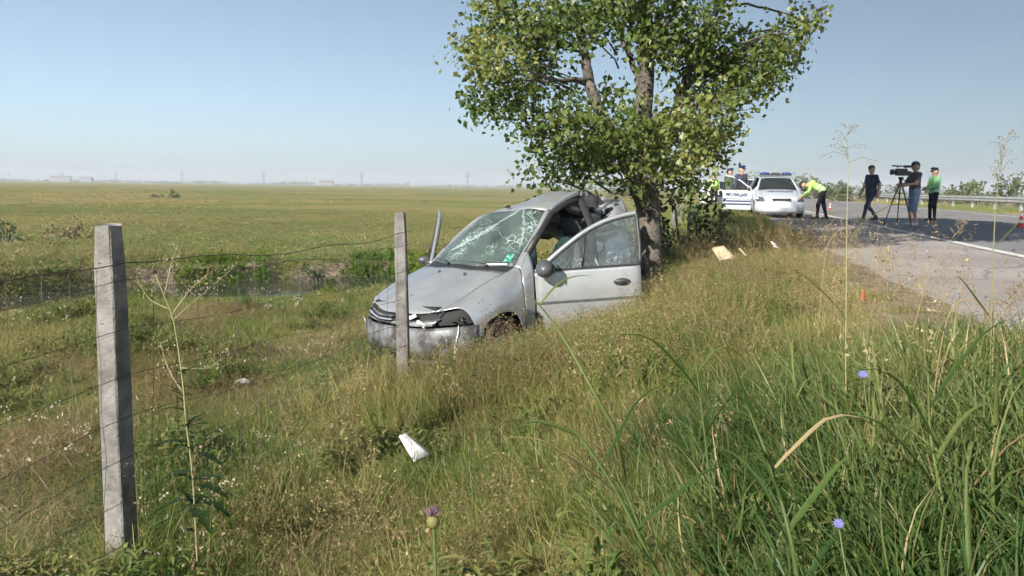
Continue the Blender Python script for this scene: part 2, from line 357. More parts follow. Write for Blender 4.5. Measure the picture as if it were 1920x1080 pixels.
# road: shoulder and carriageway in one slab, then painted lines
def ribbon(name, u0, u1, z, material, y0=-20, y1=420, n=120, jag=0, parent=None, thick=0):
    ys = y0 + (y1 - y0) * (np.linspace(0, 1, n) ** 2.2); mb = MB()
    P = []
    for y in ys:
        j = jag * (random.random() - .5) if jag else 0
        row = [(E0 + SL * y + u0 + j, y, z), (E0 + SL * y + u1, y, z)]
        if thick: row = [(row[0][0] - .03, y, z - thick)] + row + [(row[1][0], y, z - thick)]
        P.append(row)
    mb.grid(P, flip=True)
    return mb.build(name, material, parent, smooth=False)
def asphalt(name, c1, c2, c3):
    m, n, l = mat(name)
    o = n.new('ShaderNodeOutputMaterial'); p = n.new('ShaderNodeBsdfPrincipled'); l.new(p.outputs[0], o.inputs[0]); p.inputs['Roughness'].default_value = .85; p.inputs['Specular IOR Level'].default_value = .3
    g = n.new('ShaderNodeNewGeometry')
    t = n.new('ShaderNodeTexNoise'); t.inputs['Scale'].default_value = .45; t.inputs['Detail'].default_value = 7; l.new(g.outputs['Position'], t.inputs['Vector'])
    r = n.new('ShaderNodeValToRGB'); r.color_ramp.elements[0].color = rgba(c1); r.color_ramp.elements[1].color = rgba(c2); r.color_ramp.elements[0].position = .36; r.color_ramp.elements[1].position = .62
    l.new(t.outputs[0], r.inputs[0])
    t2 = n.new('ShaderNodeTexNoise'); t2.inputs['Scale'].default_value = 60; t2.inputs['Detail'].default_value = 4; l.new(g.outputs['Position'], t2.inputs['Vector'])
    r2 = n.new('ShaderNodeValToRGB'); r2.color_ramp.elements[0].color = rgba(c3); r2.color_ramp.elements[1].color = (1, 1, 1, 1); r2.color_ramp.elements[0].position = .3; r2.color_ramp.elements[1].position = .5
    l.new(t2.outputs[0], r2.inputs[0])
    x = n.new('ShaderNodeMix'); x.data_type = 'RGBA'; x.blend_type = 'MULTIPLY'; x.inputs[0].default_value = .6; l.new(r.outputs[0], x.inputs[6]); l.new(r2.outputs[0], x.inputs[7])
    v = n.new('ShaderNodeTexVoronoi'); v.feature = 'DISTANCE_TO_EDGE'; v.inputs['Scale'].default_value = .55
    dm = n.new('ShaderNodeVectorMath'); dm.operation = 'MULTIPLY_ADD'; dm.inputs[1].default_value = (.8, .8, .8); l.new(t.outputs['Color'], dm.inputs[0]); l.new(g.outputs['Position'], dm.inputs[2]); l.new(dm.outputs[0], v.inputs['Vector'])
    mr = n.new('ShaderNodeMapRange'); mr.inputs[2].default_value = .012; mr.inputs[3].default_value = .55; mr.inputs[4].default_value = 0; l.new(v.outputs['Distance'], mr.inputs[0])
    y = n.new('ShaderNodeMix'); y.data_type = 'RGBA'; l.new(mr.outputs[0], y.inputs[0]); l.new(x.outputs[2], y.inputs[6]); y.inputs[7].default_value = (.06, .055, .05, 1)
    l.new(y.outputs[2], p.inputs['Base Color'])
    bp = n.new('ShaderNodeBump'); bp.inputs['Strength'].default_value = .35; bp.inputs['Distance'].default_value = .01; l.new(t2.outputs[0], bp.inputs['Height']); l.new(bp.outputs[0], p.inputs['Normal'])
    return m
M['asphalt'] = asphalt('worn_asphalt', (.19, .184, .18), (.265, .255, .247), (.62, .61, .6))
M['shoulder'] = asphalt('dusty_shoulder', (.29, .262, .247), (.38, .345, .322), (.7, .68, .66))
tag(ribbon('road', 2.55, 12.4, 0.0, 'asphalt', thick=.12), kind='structure')
tag(ribbon('road_shoulder', -.08, 2.55, 0.002, 'shoulder', jag=.16, n=500, thick=.12), kind='structure')
tag(ribbon('road_marking', 2.62, 2.84, .008, 'linewhite'), kind='structure')
tag(ribbon('road_marking', 10.9, 11.05, .006, 'linewhite'), kind='structure')

# water in the ditch
mb = MB(); P = []
for s in np.linspace(-26, 9, 60):
    row = []
    for nn in np.linspace(-3.0, 1.4, 6):
        n2 = nn + .35 * math.sin(s * .55) + .2 * math.sin(s * 1.3 + 1)
        row.append((DO[0] + DD[0] * s - DD[1] * n2, DO[1] + DD[1] * s + DD[0] * n2, -1.05))
    P.append(row)
mb.grid(P, flip=True)
M['water'] = pbr('muddy_water', (.05, .055, .045), .06, spec=.6, bump=.08, bscale=2)
tag(mb.build('ditch_water', 'water'), kind='structure')
# ------------------------------------------------------------------ cars: one lofted shell, cut into panels
# rows run from the front edge of the bonnet to the tail; columns from the centre line out and down to the sill
ROWS = np.array([
 [(.70,0,.68),(.67,.30,.69),(.56,.56,.72),(.46,.70,.74),(.40,.765,.70),(.36,.81,.60),(.335,.832,.48),(.33,.835,.36)],
 [(.42,0,.82),(.40,.32,.825),(.33,.60,.81),(.27,.74,.80),(.24,.80,.73),(.22,.835,.65),(.215,.842,.58),(.21,.842,.545)],
 [(.12,0,.935),(.10,.33,.935),(.05,.63,.905),(.02,.765,.875),(0,.82,.80),(0,.85,.72),(0,.855,.66),(0,.852,.625)],
 [(-.14,0,1.01),(-.16,.34,1.005),(-.24,.655,.965),(-.22,.775,.93),(-.22,.825,.83),(-.22,.85,.72),(-.22,.855,.62),(-.22,.852,.54)],
 [(-.20,0,1.03),(-.23,.35,1.03),(-.38,.67,1.015),(-.40,.75,.99),(-.345,.83,.88),(-.335,.85,.70),(-.335,.855,.45),(-.335,.85,.22)],
 [(-.42,0,1.19),(-.45,.34,1.185),(-.56,.63,1.16),(-.58,.70,1.15),(-.52,.835,.95),(-.50,.855,.70),(-.50,.853,.4),(-.5,.84,.22)],
 [(-.72,0,1.38),(-.75,.32,1.375),(-.84,.575,1.35),(-.86,.64,1.34),(-.80,.845,.965),(-.8,.86,.7),(-.8,.855,.4),(-.8,.84,.22)],
 [(-.98,0,1.535),(-1.0,.30,1.53),(-1.06,.53,1.50),(-1.09,.59,1.485),(-1.1,.85,.975),(-1.1,.86,.7),(-1.1,.855,.4),(-1.1,.84,.22)],
 [(-1.3,0,1.595),(-1.32,.3,1.59),(-1.36,.54,1.555),(-1.37,.60,1.535),(-1.35,.85,.98),(-1.35,.86,.7),(-1.35,.855,.4),(-1.35,.84,.22)],
 [(-1.6,0,1.62),(-1.6,.3,1.615),(-1.6,.55,1.58),(-1.6,.61,1.555),(-1.6,.85,.985),(-1.6,.86,.7),(-1.6,.855,.4),(-1.6,.84,.22)],
 [(-2.1,0,1.625),(-2.1,.3,1.62),(-2.1,.55,1.585),(-2.1,.61,1.56),(-2.1,.85,.99),(-2.1,.86,.7),(-2.1,.855,.4),(-2.1,.84,.22)],
 [(-2.58,0,1.605),(-2.58,.3,1.6),(-2.58,.55,1.565),(-2.58,.61,1.54),(-2.58,.845,1.0),(-2.58,.86,.8),(-2.58,.855,.68),(-2.58,.85,.62)],
 [(-3.0,0,1.555),(-3.0,.3,1.55),(-2.98,.54,1.51),(-2.97,.60,1.48),(-2.93,.82,1.0),(-2.92,.84,.7),(-2.92,.84,.4),(-2.92,.82,.3)],
 [(-3.2,0,1.40),(-3.2,.3,1.39),(-3.14,.56,1.36),(-3.1,.64,1.33),(-3.12,.78,.98),(-3.16,.8,.7),(-3.16,.8,.4),(-3.16,.78,.3)],
 [(-3.3,0,1.02),(-3.3,.3,1.02),(-3.24,.6,1.01),(-3.2,.7,1.0),(-3.22,.74,.9),(-3.3,.74,.7),(-3.3,.74,.4),(-3.28,.72,.3)],
], float)
FAS = np.array([(.80,0),(.785,.25),(.72,.50),(.60,.68),(.47,.785),(.345,.835)])
K = 6
class Shell:
    def __init__(s, mod=lambda p: p):
        D = cmr(ROWS, K); D = cmr(D.transpose(1, 0, 2), K).transpose(1, 0, 2); s.D = D; s.mod = mod
    def patch(s, i0, i1, j0, j1, side, gap=.0, off=0):
        P = s.D[i0 * K:i1 * K + 1, j0 * K:j1 * K + 1].copy()
        if gap:
            c = lambda A, B: A + (B - A) * gap
            P[0] = c(P[0], P[1]); P[-1] = c(P[-1], P[-2]); P[:, 0] = c(P[:, 0], P[:, 1]); P[:, -1] = c(P[:, -1], P[:, -2])
        P[..., 1] *= side
        return s.apply(P)
    def apply(s, P):
        return np.array([[s.mod(np.array(p)) for p in r] for r in P])
    def both(s, i0, i1, j0, j1, gap=0):
        """a panel that runs right across the centre line"""
        L = s.D[i0 * K:i1 * K + 1, j0 * K:j1 * K + 1]; Rr = L[:, ::-1].copy(); Rr[..., 1] *= -1
        P = np.concatenate([Rr, L[:, 1:]], 1)
        if gap:
            c = lambda A, B: A + (B - A) * gap
            P[0] = c(P[0], P[1]); P[-1] = c(P[-1], P[-2]); P[:, 0] = c(P[:, 0], P[:, 1]); P[:, -1] = c(P[:, -1], P[:, -2])
        return s.apply(P)
def solid(name, P, material, parent, flip=False, thick=.02):
    mb = MB(); mb.grid(P, flip=flip); o = mb.build(name, material, parent)
    md = o.modifiers.new('thickness', 'SOLIDIFY'); md.thickness = thick; md.offset = -1
    return o
def fascia_pts(side_list=(-1, 1), z=(.18, .26, .36, .46, .53, .56), ins=(.07, .015, 0, .0, .015, .035)):
    c = cmr(FAS, K); out = []
    for zz, q in zip(z, ins):
        row = [(x - q, y * (1 - q * .35), zz) for x, y in c]
        out.append([(x, -y, w) for x, y, w in row[:0:-1]] + row)
    return np.array(out)
def wheel(parent, c, r=.30, side=1, steer=0):
    g = empty('wheel', c, (0, 0, steer)); g.parent = parent
    mb = MB(); w = .095
    mb.lathe([(r * .66, -w), (r * .93, -w), (r, -w * .6), (r, w * .6), (r * .93, w), (r * .66, w), (r * .62, w * .6)], 28); mb.build('tyre', 'rubber', g)
    mb = MB(); s = side * w
    mb.lathe([(.0, s * .75), (.06, s * .8), (.07, s * .55), (r * .45, s * .5), (r * .56, s * .8), (r * .66, s * .98), (r * .64, -s)], 20); mb.build('rim', 'alloy', g)
    return g
def headlamp(sh, parent, side, t0=.46, t1=.96, broken=False):
    """strip between the bumper top and the bonnet edge"""
    P = lamp_strip(sh, side, t0, t1)
    g = empty('headlight'); g.parent = parent
    inner = P.copy(); inner[..., 0] -= .07
    mb = MB(); mb.grid(inner, flip=side < 0); mb.build('housing', 'dark' if broken else 'greyplastic', g)
    if not broken:
        mb = MB(); mb.grid(P, flip=side < 0); mb.build('lens', 'lens', g)
        mb = MB(); c = inner[len(P) // 2, P.shape[1] // 2]; mb.ball((c[0] + .02, c[1], c[2]), .055, 12, 8, sq=(.5, 1, 1)); mb.build('reflector', 'chrome', g)
        c2 = inner[len(P) // 2, int(P.shape[1] * .85)]; mb = MB(); mb.ball((c2[0] + .02, c2[1], c2[2]), .035, 10, 6, sq=(.5, 1, 1)); mb.build('reflector', 'chrome', g)
    else:
        for k in range(3):
            mb = MB(); i = random.randrange(1, len(P) - 1); j = random.randrange(1, P.shape[1] - 1); c = inner[i, j]
            mb.box((c[0] + .05, c[1], c[2]), (.012, .07 * random.uniform(.4, 1), .022), Matrix.Rotation(random.uniform(-.8, .8), 3, 'X')); mb.build('lens_shard', 'chrome', g, smooth=False)
    return g
def lamp_strip(sh, side, t0, t1, n=10):
    lo = cmr(FAS, K); top = sh.D[0, :5 * K + 1]
    m = len(lo); a, b = int(t0 * (m - 1)), int(t1 * (m - 1)); P = []
    for w in np.linspace(0, 1, n):
        row = []
        for k in range(a, b + 1):
            A = np.array((lo[k][0] - .04, lo[k][1] * .988, .575)); B = top[k] + np.array((.0, 0, -.008)); q = A * (1 - w) + B * w
            q[0] += .02 * math.sin(w * math.pi); q[1] *= side; row.append(q)
        P.append(row)
    return sh.apply(np.array(P))

def make_door(parent, sh_origin, side, phi, paint, glass, mirror=True, lettering=None, length=1.10, name='front_door'):
    """hinged door; local x runs from hinge to latch, y outwards"""
    g = empty(name, sh_origin); g.parent = parent
    # direction of the closed door is -x of the car
    ang = math.pi - side * phi if side > 0 else math.pi + phi
    g.rotation_euler = (0, 0, ang)
    o = -side                                  # outward direction in the door's frame
    L = length
    def outy(t, z): return o * (.035 * math.sin(min(1, max(0, (z - .2) / .78)) * math.pi) + .012 - .10 * max(0, z - .96) / .55 * 1.9)
    P = []
    for z in (.22, .26, .34, .46, .58, .66, .74, .84, .92, .955):
        P.append([(t + (.02 if z < .3 else 0), outy(t, z), z) for t in np.linspace(0.005, L, 14)])
    skin = solid('door_skin', P, paint, g, flip=o > 0, thick=.012)
    mb = MB(); mb.box((L / 2, -o * .035, .58), (L - .05, .05, .66)); mb.build('inner_trim', 'greyplastic', g, smooth=False)
    mb = MB(); mb.box((L / 2, o * .052, .63), (L - .02, .012, .022)); mb.build('side_moulding', 'greyplastic', g, smooth=False)
    mb = MB(); mb.ball((L - .2, o * .055, .80), .085, 12, 8, sq=(1, .25, .42)); mb.build('door_handle', 'plastic', g)
    # window frame
    arc = [(.02, .955), (.16, 1.06), (.34, 1.19), (.54, 1.315), (.74, 1.405), (.92, 1.45), (L - .03, 1.47), (L, 1.455), (L + .01, 1.2), (L, .955)]
    A = cmr(np.array(arc), 4); fr = [(x, outy(x, z), z) for x, z in A]
    k = 26
    mb = MB(); mb.tube(fr[:k + 1], .026, 8); mb.tube(fr[k:], .02, 8, mi=1); mb.build('window_frame', [paint, 'plastic'], g)
    mb = MB(); mb.tube([(x, y - o * .012, z - .028) for x, y, z in fr[2:k]], .012, 6); mb.build('window_seal', 'plastic', g)
    xs = .5; mb = MB(); mb.tube([(xs, outy(xs, .955), .955), (xs + .06, outy(xs, 1.33), 1.325)], .011, 6); mb.build('divider_bar', 'plastic', g)
    mb = MB(); P = []
    for x in np.linspace(.04, L - .01, 14):
        zt = np.interp(x, A[:, 0][:k + 1], A[:, 1][:k + 1]); P.append([(x, outy(x, .955 + (zt - .955) * w) - o * .006, .955 + (zt - .955) * w) for w in np.linspace(0, 1, 6)])
    mb.grid(P); mb.build('window_glass', glass, g)
    mb = MB(); mb.box((L / 2, o * .008, .962), (L, .03, .018)); mb.build('belt_trim', 'plastic', g, smooth=False)
    if mirror:
        mb = MB(); ms = .128 if side > 0 else .07; mb.ball((.12, o * (.03 + .86 * ms), 1.0), ms, 14, 10, sq=(.75, 1.15, .72)); mb.tube([(.1, 0, .96), (.12, o * .1, .98)], [.045, .035], 8); mi = mb.build('mirror', 'greyplastic', g)
        mb = MB(); mb.box((.12 + .745 * ms, o * (.03 + .86 * ms), 1.0), (.006, 1.45 * ms, .9 * ms)); mb.build('mirror_glass', 'chrome', mi, smooth=False)
    if lettering:
        t = text_mesh('lettering', lettering, .16, 'navy', g)
        t.location = (L - .12 if o > 0 else .12, o * .062, .72); t.rotation_euler = (math.pi / 2, 0, math.pi if o > 0 else 0)
        mb = MB(); mb.box((L / 2, o * .058, .55), (L - .04, .012, .05)); mb.build('stripe', 'navy', g, smooth=False)
        mb = MB(); mb.box((L / 2, o * .055, .44), (L - .04, .012, .05)); mb.build('stripe', 'navy', g, smooth=False)
    return g
def text_mesh(name, s, size, material, parent):
    c = bpy.data.curves.new('t', 'FONT'); c.body = s; c.size = size; c.extrude = .002; c.offset = .004
    o = bpy.data.objects.new('t', c); COL.objects.link(o)
    bpy.context.view_layer.update()
    me = bpy.data.meshes.new_from_object(o.evaluated_get(bpy.context.evaluated_depsgraph_get()))
    bpy.data.objects.remove(o); me.materials.clear(); me.materials.append(M[material])
    r = bpy.data.objects.new(name, me); COL.objects.link(r); r.parent = parent
    return r

# ---- the wrecked car
def crush(p):
    x, y, z = p
    # dents all over the front
    d = .012 * math.sin(7 * x + 5 * y) * math.cos(6 * y + 3 * z)
    z += d * (1 if z > .6 else .4)
    # roof bowed up into a ridge behind the windscreen
    if z > 1.0: z += (.10 * math.exp(-((x + 1.5) / .45) ** 2) * (1 if y > .1 else .5 + .5 * (y + .6) / .7) - .17 * max(0, min(1, (.35 - y) / .9)) * max(0, min(1, (-x - .75) / .6))) * (z - 1.0) / .6
    s = -(x + 1.55)
    if s > 0:                                  # everything behind the front doors is folded round the tree
        x = -1.55 - .62 * s - .05 * math.sin(9 * s + 4 * y)
        y = y - .42 * s ** 1.15 - (.30 * s if y > 0 else -.05) * min(1, s)
        z = z + (.05 * math.sin(8 * s + 6 * y) + .04 * math.sin(13 * y + 3 * s)) * min(1, s * 2) - (.16 * min(1, s * 1.6) if z > 1.1 else 0)
        y += .05 * math.sin(11 * z + 7 * s)
    return (x, y, z)
CARLOC = (-.628, 9.155, -.949); CARROT = (R(1.5), R(6.0), R(-135.9))
def wrecked_car():
    g = empty('wrecked_car', CARLOC, CARROT)
    tag(g, 'wrecked silver car crushed against the tree with both front doors open', 'car')
    sh = Shell(crush)
    hood = solid('bonnet', sh.both(0, 3, 0, 2, .18), 'paint', g, thick=.015)
    for y in (.30, -.12):
        mb = MB(); mb.ball((-.02, y, .985), .016, 8, 6); mb.build('washer_jet', 'plastic', hood)
    solid('cowl', sh.both(3, 4, 0, 2, .1), 'plastic', g)
    for sd in (1, -1):
        solid('fender', sh.patch(0, 5, 2, 3, sd, .1) if False else sh.patch(0, 4, 2, 7, sd, .12), 'paint', g, flip=sd < 0, thick=.012)
        solid('fender_rear_section', sh.patch(4, 5, 3, 7, sd, .08), 'paint', g, flip=sd < 0, thick=.012)
        solid('windscreen_pillar', sh.patch(4, 7, 2, 3, sd), 'paint', g, flip=sd < 0, thick=.05)
        # roof rail and door frame
        rail = [sh.mod(q) for q in [(*(sh.D[i * K // 1, 3 * K] * (1, sd, 1)),) for i in range(5, 14)]]
        mb = MB(); mb.tube([np.array(q) + (0, -sd * .02, -.025) for q in rail], .04, 8); mb.build('roof_rail', 'plastic', g)
        bp = [sh.mod(q) for q in ((-1.60, sd * .60, 1.55), (-1.62, sd * .72, 1.3), (-1.62, sd * .82, .98), (-1.6, sd * .83, .6), (-1.6, sd * .82, .25))]
        mb = MB(); mb.tube(bp, [.05, .055, .065, .07, .07], 8, flat=.6); mb.build('centre_pillar', 'dark', g)
        mb = MB(); mb.tube([sh.mod(q) for q in ((-.4, sd * .80, .25), (-1, sd * .8, .25), (-1.6, sd * .8, .25), (-2.2, sd * .8, .26))], .075, 8); mb.build('sill', 'paint', g)
        solid('rear_side_panel', sh.patch(9, 13, 4, 7, sd), 'crushed', g, flip=sd < 0)
        solid('rear_window_pillar', sh.patch(11, 13, 3, 4, sd), 'crushed', g, flip=sd < 0)
        mb = MB(); P = sh.patch(0, 3, 5, 7, sd) * (1, .86, 1); P[..., 0] *= .97; mb.grid(P); mb.build('wheel_liner', 'dark', g)
    solid('windscreen', sh.both(4, 7, 0, 2, .1), 'windshield', g, thick=.006)
    G_ = sh.both(4, 7, 0, 2); ni, nj = G_.shape[:2]
    def gl(i, j):
        i, j = min(max(i, .02), .98) * (ni - 1), min(max(j, .02), .98) * (nj - 1); a, b = int(i), int(j); a = min(a, ni - 2); b = min(b, nj - 2); u, v = i - a, j - b
        return G_[a, b] * (1 - u) * (1 - v) + G_[a + 1, b] * u * (1 - v) + G_[a, b + 1] * (1 - u) * v + G_[a + 1, b + 1] * u * v + np.array((.004, 0, .006))
    cr = np.random.default_rng(4)
    mb = MB(); mb.grid([[gl(a, b) + np.array((.002, 0, .002)) for b in np.linspace(.885, .945, 5)] for a in np.linspace(.11, .26, 5)]); mb.build('windscreen_sticker', 'sticker', g)
    mb = MB(); mb.grid([[gl(a, b) for b in np.linspace(.74, .93, 6)] for a in np.linspace(.025, .065, 3)]); mb.build('windscreen_label', 'paper', g)
    for (i0, j0, i1, j1, w) in [(.24, .25, .50, .41, .03), (.47, .39, .72, .55, .042), (.70, .53, .97, .70, .026), (.97, .74, .70, .86, .016), (.66, .87, .40, .95, .014), (.62, .6, .5, .74, .007), (.9, .8, .78, .95, .012)]:   # bands of crushed glass
        P = [[gl(i0 + (i1 - i0) * t, j0 + (j1 - j0) * t + q * w * (.35 + cr.random()) * (1.2 - abs(t - .55))) for q in (-1, -.3, .4, 1)] for t in np.linspace(0, 1, 22)]
        mb = MB(); mb.grid(P); mb.build('shattered_band', 'shattered', g)
    solid('roof', sh.both(7, 10, 0, 3), 'paint', g, thick=.03)
    solid('crumpled_rear_roof', sh.both(10, 13, 0, 3), 'crushed', g, thick=.03)
    solid('tailgate', sh.both(13, 14, 0, 7), 'crushed', g, thick=.03)
    # torn sheets standing up behind the roof
    for k, (x, y, z, w, h, ry, rz, tn) in enumerate([(-1.98, .05, 1.60, .30, .22, .5, .5, 'crushed'), (-2.12, -.25, 1.55, .42, .20, .2, .1, 'crushed'), (-2.25, -.02, 1.42, .5, .26, -.3, .8, 'paint'), (-1.86, .30, 1.50, .22, .32, 1.1, .2, 'dark'), (-2.4, -.35, 1.38, .4, .3, .5, -.6, 'crushed')]):
        rot = Matrix.Rotation(rz, 3, 'Z') @ Matrix.Rotation(ry, 3, 'Y'); P = []
        for a in np.linspace(-.5, .5, 7):
            P.append([Vector((x, y, z)) + rot @ Vector((a * w, b * h * 1.6, .06 * math.sin(5 * a + 4 * b + k) + .05 * math.cos(9 * b + k) - .25 * a * a)) for b in np.linspace(-.5, .5, 7)])
        solid('torn_panel', P, tn, g, thick=.008)
    Cm = (Matrix.Translation(CARLOC) @ Matrix.Rotation(CARROT[2], 4, 'Z') @ Matrix.Rotation(CARROT[1], 4, 'Y') @ Matrix.Rotation(CARROT[0], 4, 'X')).inverted()
    W3 = lambda x, z, Y: Cm @ Vector((x, Y, z))
    # folded rear roof, tailgate and quarter panel, bent up round the trunk (world metres)
    for nm, mt, A, B, C_, D_, cr in [('folded_quarter_panel', 'paint', (1.05, .80, 10.75), (1.52, .66, 10.9), (1.10, .50, 10.7), (1.56, .46, 10.9), .10),
                                     ('folded_roof_sheet', 'crushed', (.70, .86, 10.6), (1.02, .80, 10.75), (.74, .50, 10.55), (1.06, .44, 10.65), .07),
                                     ('folded_tailgate', 'crushed', (.78, .78, 11.2), (1.42, .72, 11.25), (.80, .30, 11.15), (1.48, .28, 11.2), .08),
                                     ('folded_quarter_panel', 'paint', (.95, .36, 10.5), (1.50, .40, 10.8), (.92, -.10, 10.45), (1.52, -.15, 10.8), .06)]:
        P = []
        for a in np.linspace(0, 1, 9):
            P.append([(W3(A[0], A[1], A[2]).lerp(W3(B[0], B[1], B[2]), a)).lerp(W3(C_[0], C_[1], C_[2]).lerp(W3(D_[0], D_[1], D_[2]), a), b) + Vector((.04 * math.sin(7 * a + 5 * b), .04 * math.cos(6 * b + 3 * a), cr * math.sin(math.pi * a) + .025 * math.sin(11 * a + 7 * b))) for b in np.linspace(0, 1, 9)])
        solid(nm, P, mt, g, thick=.008)
    for A, B, r, mt in [((1.02, .93, 10.7), (1.12, .55, 10.65), .018, 'dark'), ((.80, .62, 10.5), (1.12, .74, 10.6), .012, 'white'), ((1.1, .62, 10.5), (1.22, .70, 10.6), .03, 'dark')]:
        mb = MB(); mb.tube([W3(*[A[i] for i in (0, 1, 2)]), W3((A[0] + B[0]) / 2 + .02, (A[1] + B[1]) / 2 + .03, A[2]), W3(*B)], [r, r, r * .7], 6); mb.build('bent_strut', mt, g)
    mb = MB(); mb.tube([(-1.62, .40, 1.50), (-1.9, .42, 1.44), (-2.15, .38, 1.43), (-2.42, .30, 1.47)], [.03, .028, .026, .02], 8); mb.build('bent_door_frame', 'white', g)
    mb = MB(); mb.tube([(-1.75, .35, 1.30), (-1.9, .1, 1.42), (-2.05, -.1, 1.5)], .015, 6); mb.build('bent_strut', 'chrome', g)
    # bumper: painted upper band, dark torn lower band
    F = sh.apply(fascia_pts())
    F[:2, 14:40, 0] -= .02
    bump = solid('bumper', F[1:], 'paint_scuff', g, flip=True, thick=.012)
    F2 = sh.apply(fascia_pts(z=(.06, .12, .19, .25), ins=(.12, .06, .02, .03)))
    solid('bumper_skirt', F2, 'greyplastic', g, flip=True)
    for k in range(4):                          # torn strips and cracked edges on the bumper
        t = random.choice([.25, .3, .35, .42, .7, .76, .8, .84, .88]); j = int(t * (F.shape[1] - 1)); i = random.randrange(1, 5); c = F[i, j]
        P = [Vector(c) + Vector((.012 + .006 * random.random(), .02 * math.sin(q * 3 + k), -.05 + q * .06)) for q in range(random.randrange(2, 5))]
        mb = MB(); mb.tube(P, [random.uniform(.004, .009) for _ in P], 5, flat=.5); mb.build('torn_edge', 'paint' if k % 3 else 'plastic', bump)
    j = int(.875 * (F.shape[1] - 1)); mb = MB(); mb.tube([F[5, j] + (.02, .0, .02), F[4, j] + (.025, .02, 0), F[2, j - 1] + (.03, 0, 0), F[1, j - 2] + (.02, 0, -.03), F[0, j - 3] + (.03, 0, -.06)], [.004, .007, .006, .007, .003], 5, flat=.5); mb.build('torn_edge', 'white', bump)
    mb = MB(); mb.grid(F2[1:3, 12:30] + (.006, 0, .0), flip=True); mb.build('lower_intake', 'dark', g)
    headlamp(sh, g, -1); headlamp(sh, g, 1, broken=True)
    for sd in (-1, 1):
        mb = MB(); P = lamp_strip(sh, sd, 0, .46); P[..., 0] -= .05; mb.grid(P, flip=sd < 0); mb.build('grille_opening', 'dark', g)
        P = lamp_strip(sh, sd, .0, .44, 8)
        for r in (1, 3, 5):
            mb = MB(); mb.grid(P[r:r + 2] + (.004, 0, -.01 * r * (sd > 0))); mb.build('grille_bar', 'paint_scuff' if r != 3 else 'paint', g)
    for k, (y, z, w) in enumerate([(.18, .63, .16), (.40, .60, .12), (.30, .67, .10)]):
        mb = MB(); mb.box((.765 - .2 * y, y, z), (.02, w, .035), Matrix.Rotation(.35 * (-1) ** k, 3, 'X')); mb.build('broken_grille_piece', 'white', g, smooth=False)
    # structure inside so that nothing shows through
    mb = MB(); mb.box((.12, 0, .50), (.9, 1.05, .5)); mb.build('engine_bay', 'dark', g, smooth=False)
    mb = MB(); mb.box((-1.1, 0, .26), (1.6, 1.5, .08)); mb.box((-.36, 0, .62), (.06, 1.5, .66)); mb.build('floor_pan', 'dark', g, smooth=False)
    P = [[(x + .12 * (abs(y) / .68) ** 2 * -1, y, z) for y in np.linspace(-.68, .68, 9)] for x, z in ((-.34, 1.0), (-.5, 1.02), (-.68, .99), (-.74, .9), (-.70, .72))]
    solid('dashboard', P, 'greyplastic', g, thick=.03)
    mb = MB(); mb.box((-.46, .36, 1.035), (.12, .22, .012)); mb.build('dashboard_paper', 'paper', g, smooth=False)
    mb = MB(); mb.lathe([(.18 + .014 * math.cos(a), .014 * math.sin(a)) for a in np.linspace(0, 2 * math.pi, 8)], 24, 'z'); mb.box((0, 0, -.005), (.32, .04, .015)); mb.box((0, -.08, -.005), (.05, .16, .015)); st = mb.build('steering_wheel', 'plastic', g); st.location = (-.88, .36, .93); st.rotation_euler = (0, R(-62), 0)
    for y in (.36, -.36):
        s = empty('front_seat', (0, 0, 0)); s.parent = g
        mb = MB(); mb.ball((-1.22, y, .52), .28, 14, 10, sq=(1, .9, .34)); mb.build('seat_cushion', 'seatcloth', s)
        mb = MB(); mb.ball((-1.50, y, .82), .36, 14, 12, sq=(.26, .68, 1.05), rot=Matrix.Rotation(R(-14), 3, 'Y')); mb.build('seat_back', 'seatcloth', s)
        mb = MB(); mb.ball((-1.60, y, 1.28), .13, 12, 8, sq=(.5, 1, .8)); mb.build('headrest', 'seatcloth', s)
    # wipers, roof aerial base, sticker
    for (y0, y1, y2) in ((.42, .15, -.15), (-.16, -.42, -.62)):
        w = empty('wiper'); w.parent = g
        pt = lambda y, f: np.array((-.235 - .16 * (y / .67) ** 2 - .36 * f * .5, y, 1.055 + .28 * f * .5 - .02 * (y / .67) ** 2))
        mb = MB(); mb.tube([pt(y0, -.02) + (.06, 0, .0), pt((y0 + y1) / 2, .02), pt(y1, .06)], [.016, .011, .008], 6); mb.build('wiper_arm', 'plastic', w)
        mb = MB(); mb.tube([pt(y0 - .02, .07), pt(y1, .075), pt(y2, .10)], .009, 6); mb.build('wiper_blade', 'plastic', w)
    mb = MB(); mb.box((-1.0, 0, 1.58), (.05, .04, .025)); mb.build('aerial_base', 'plastic', g, smooth=False)
    for sd in (1, -1):
        wheel(g, (0, sd * .72, .27), .30, sd, R(14))
    wheel(g, (-1.95, .52, .34), .30, 1, R(30))
    make_door(g, (-.50, .845, 0), 1, R(47), 'paint', 'doorglass')
    make_door(g, (-.50, -.845, 0), -1, R(52), 'paint', 'doorglass')
    return g
WRECK = wrecked_car()

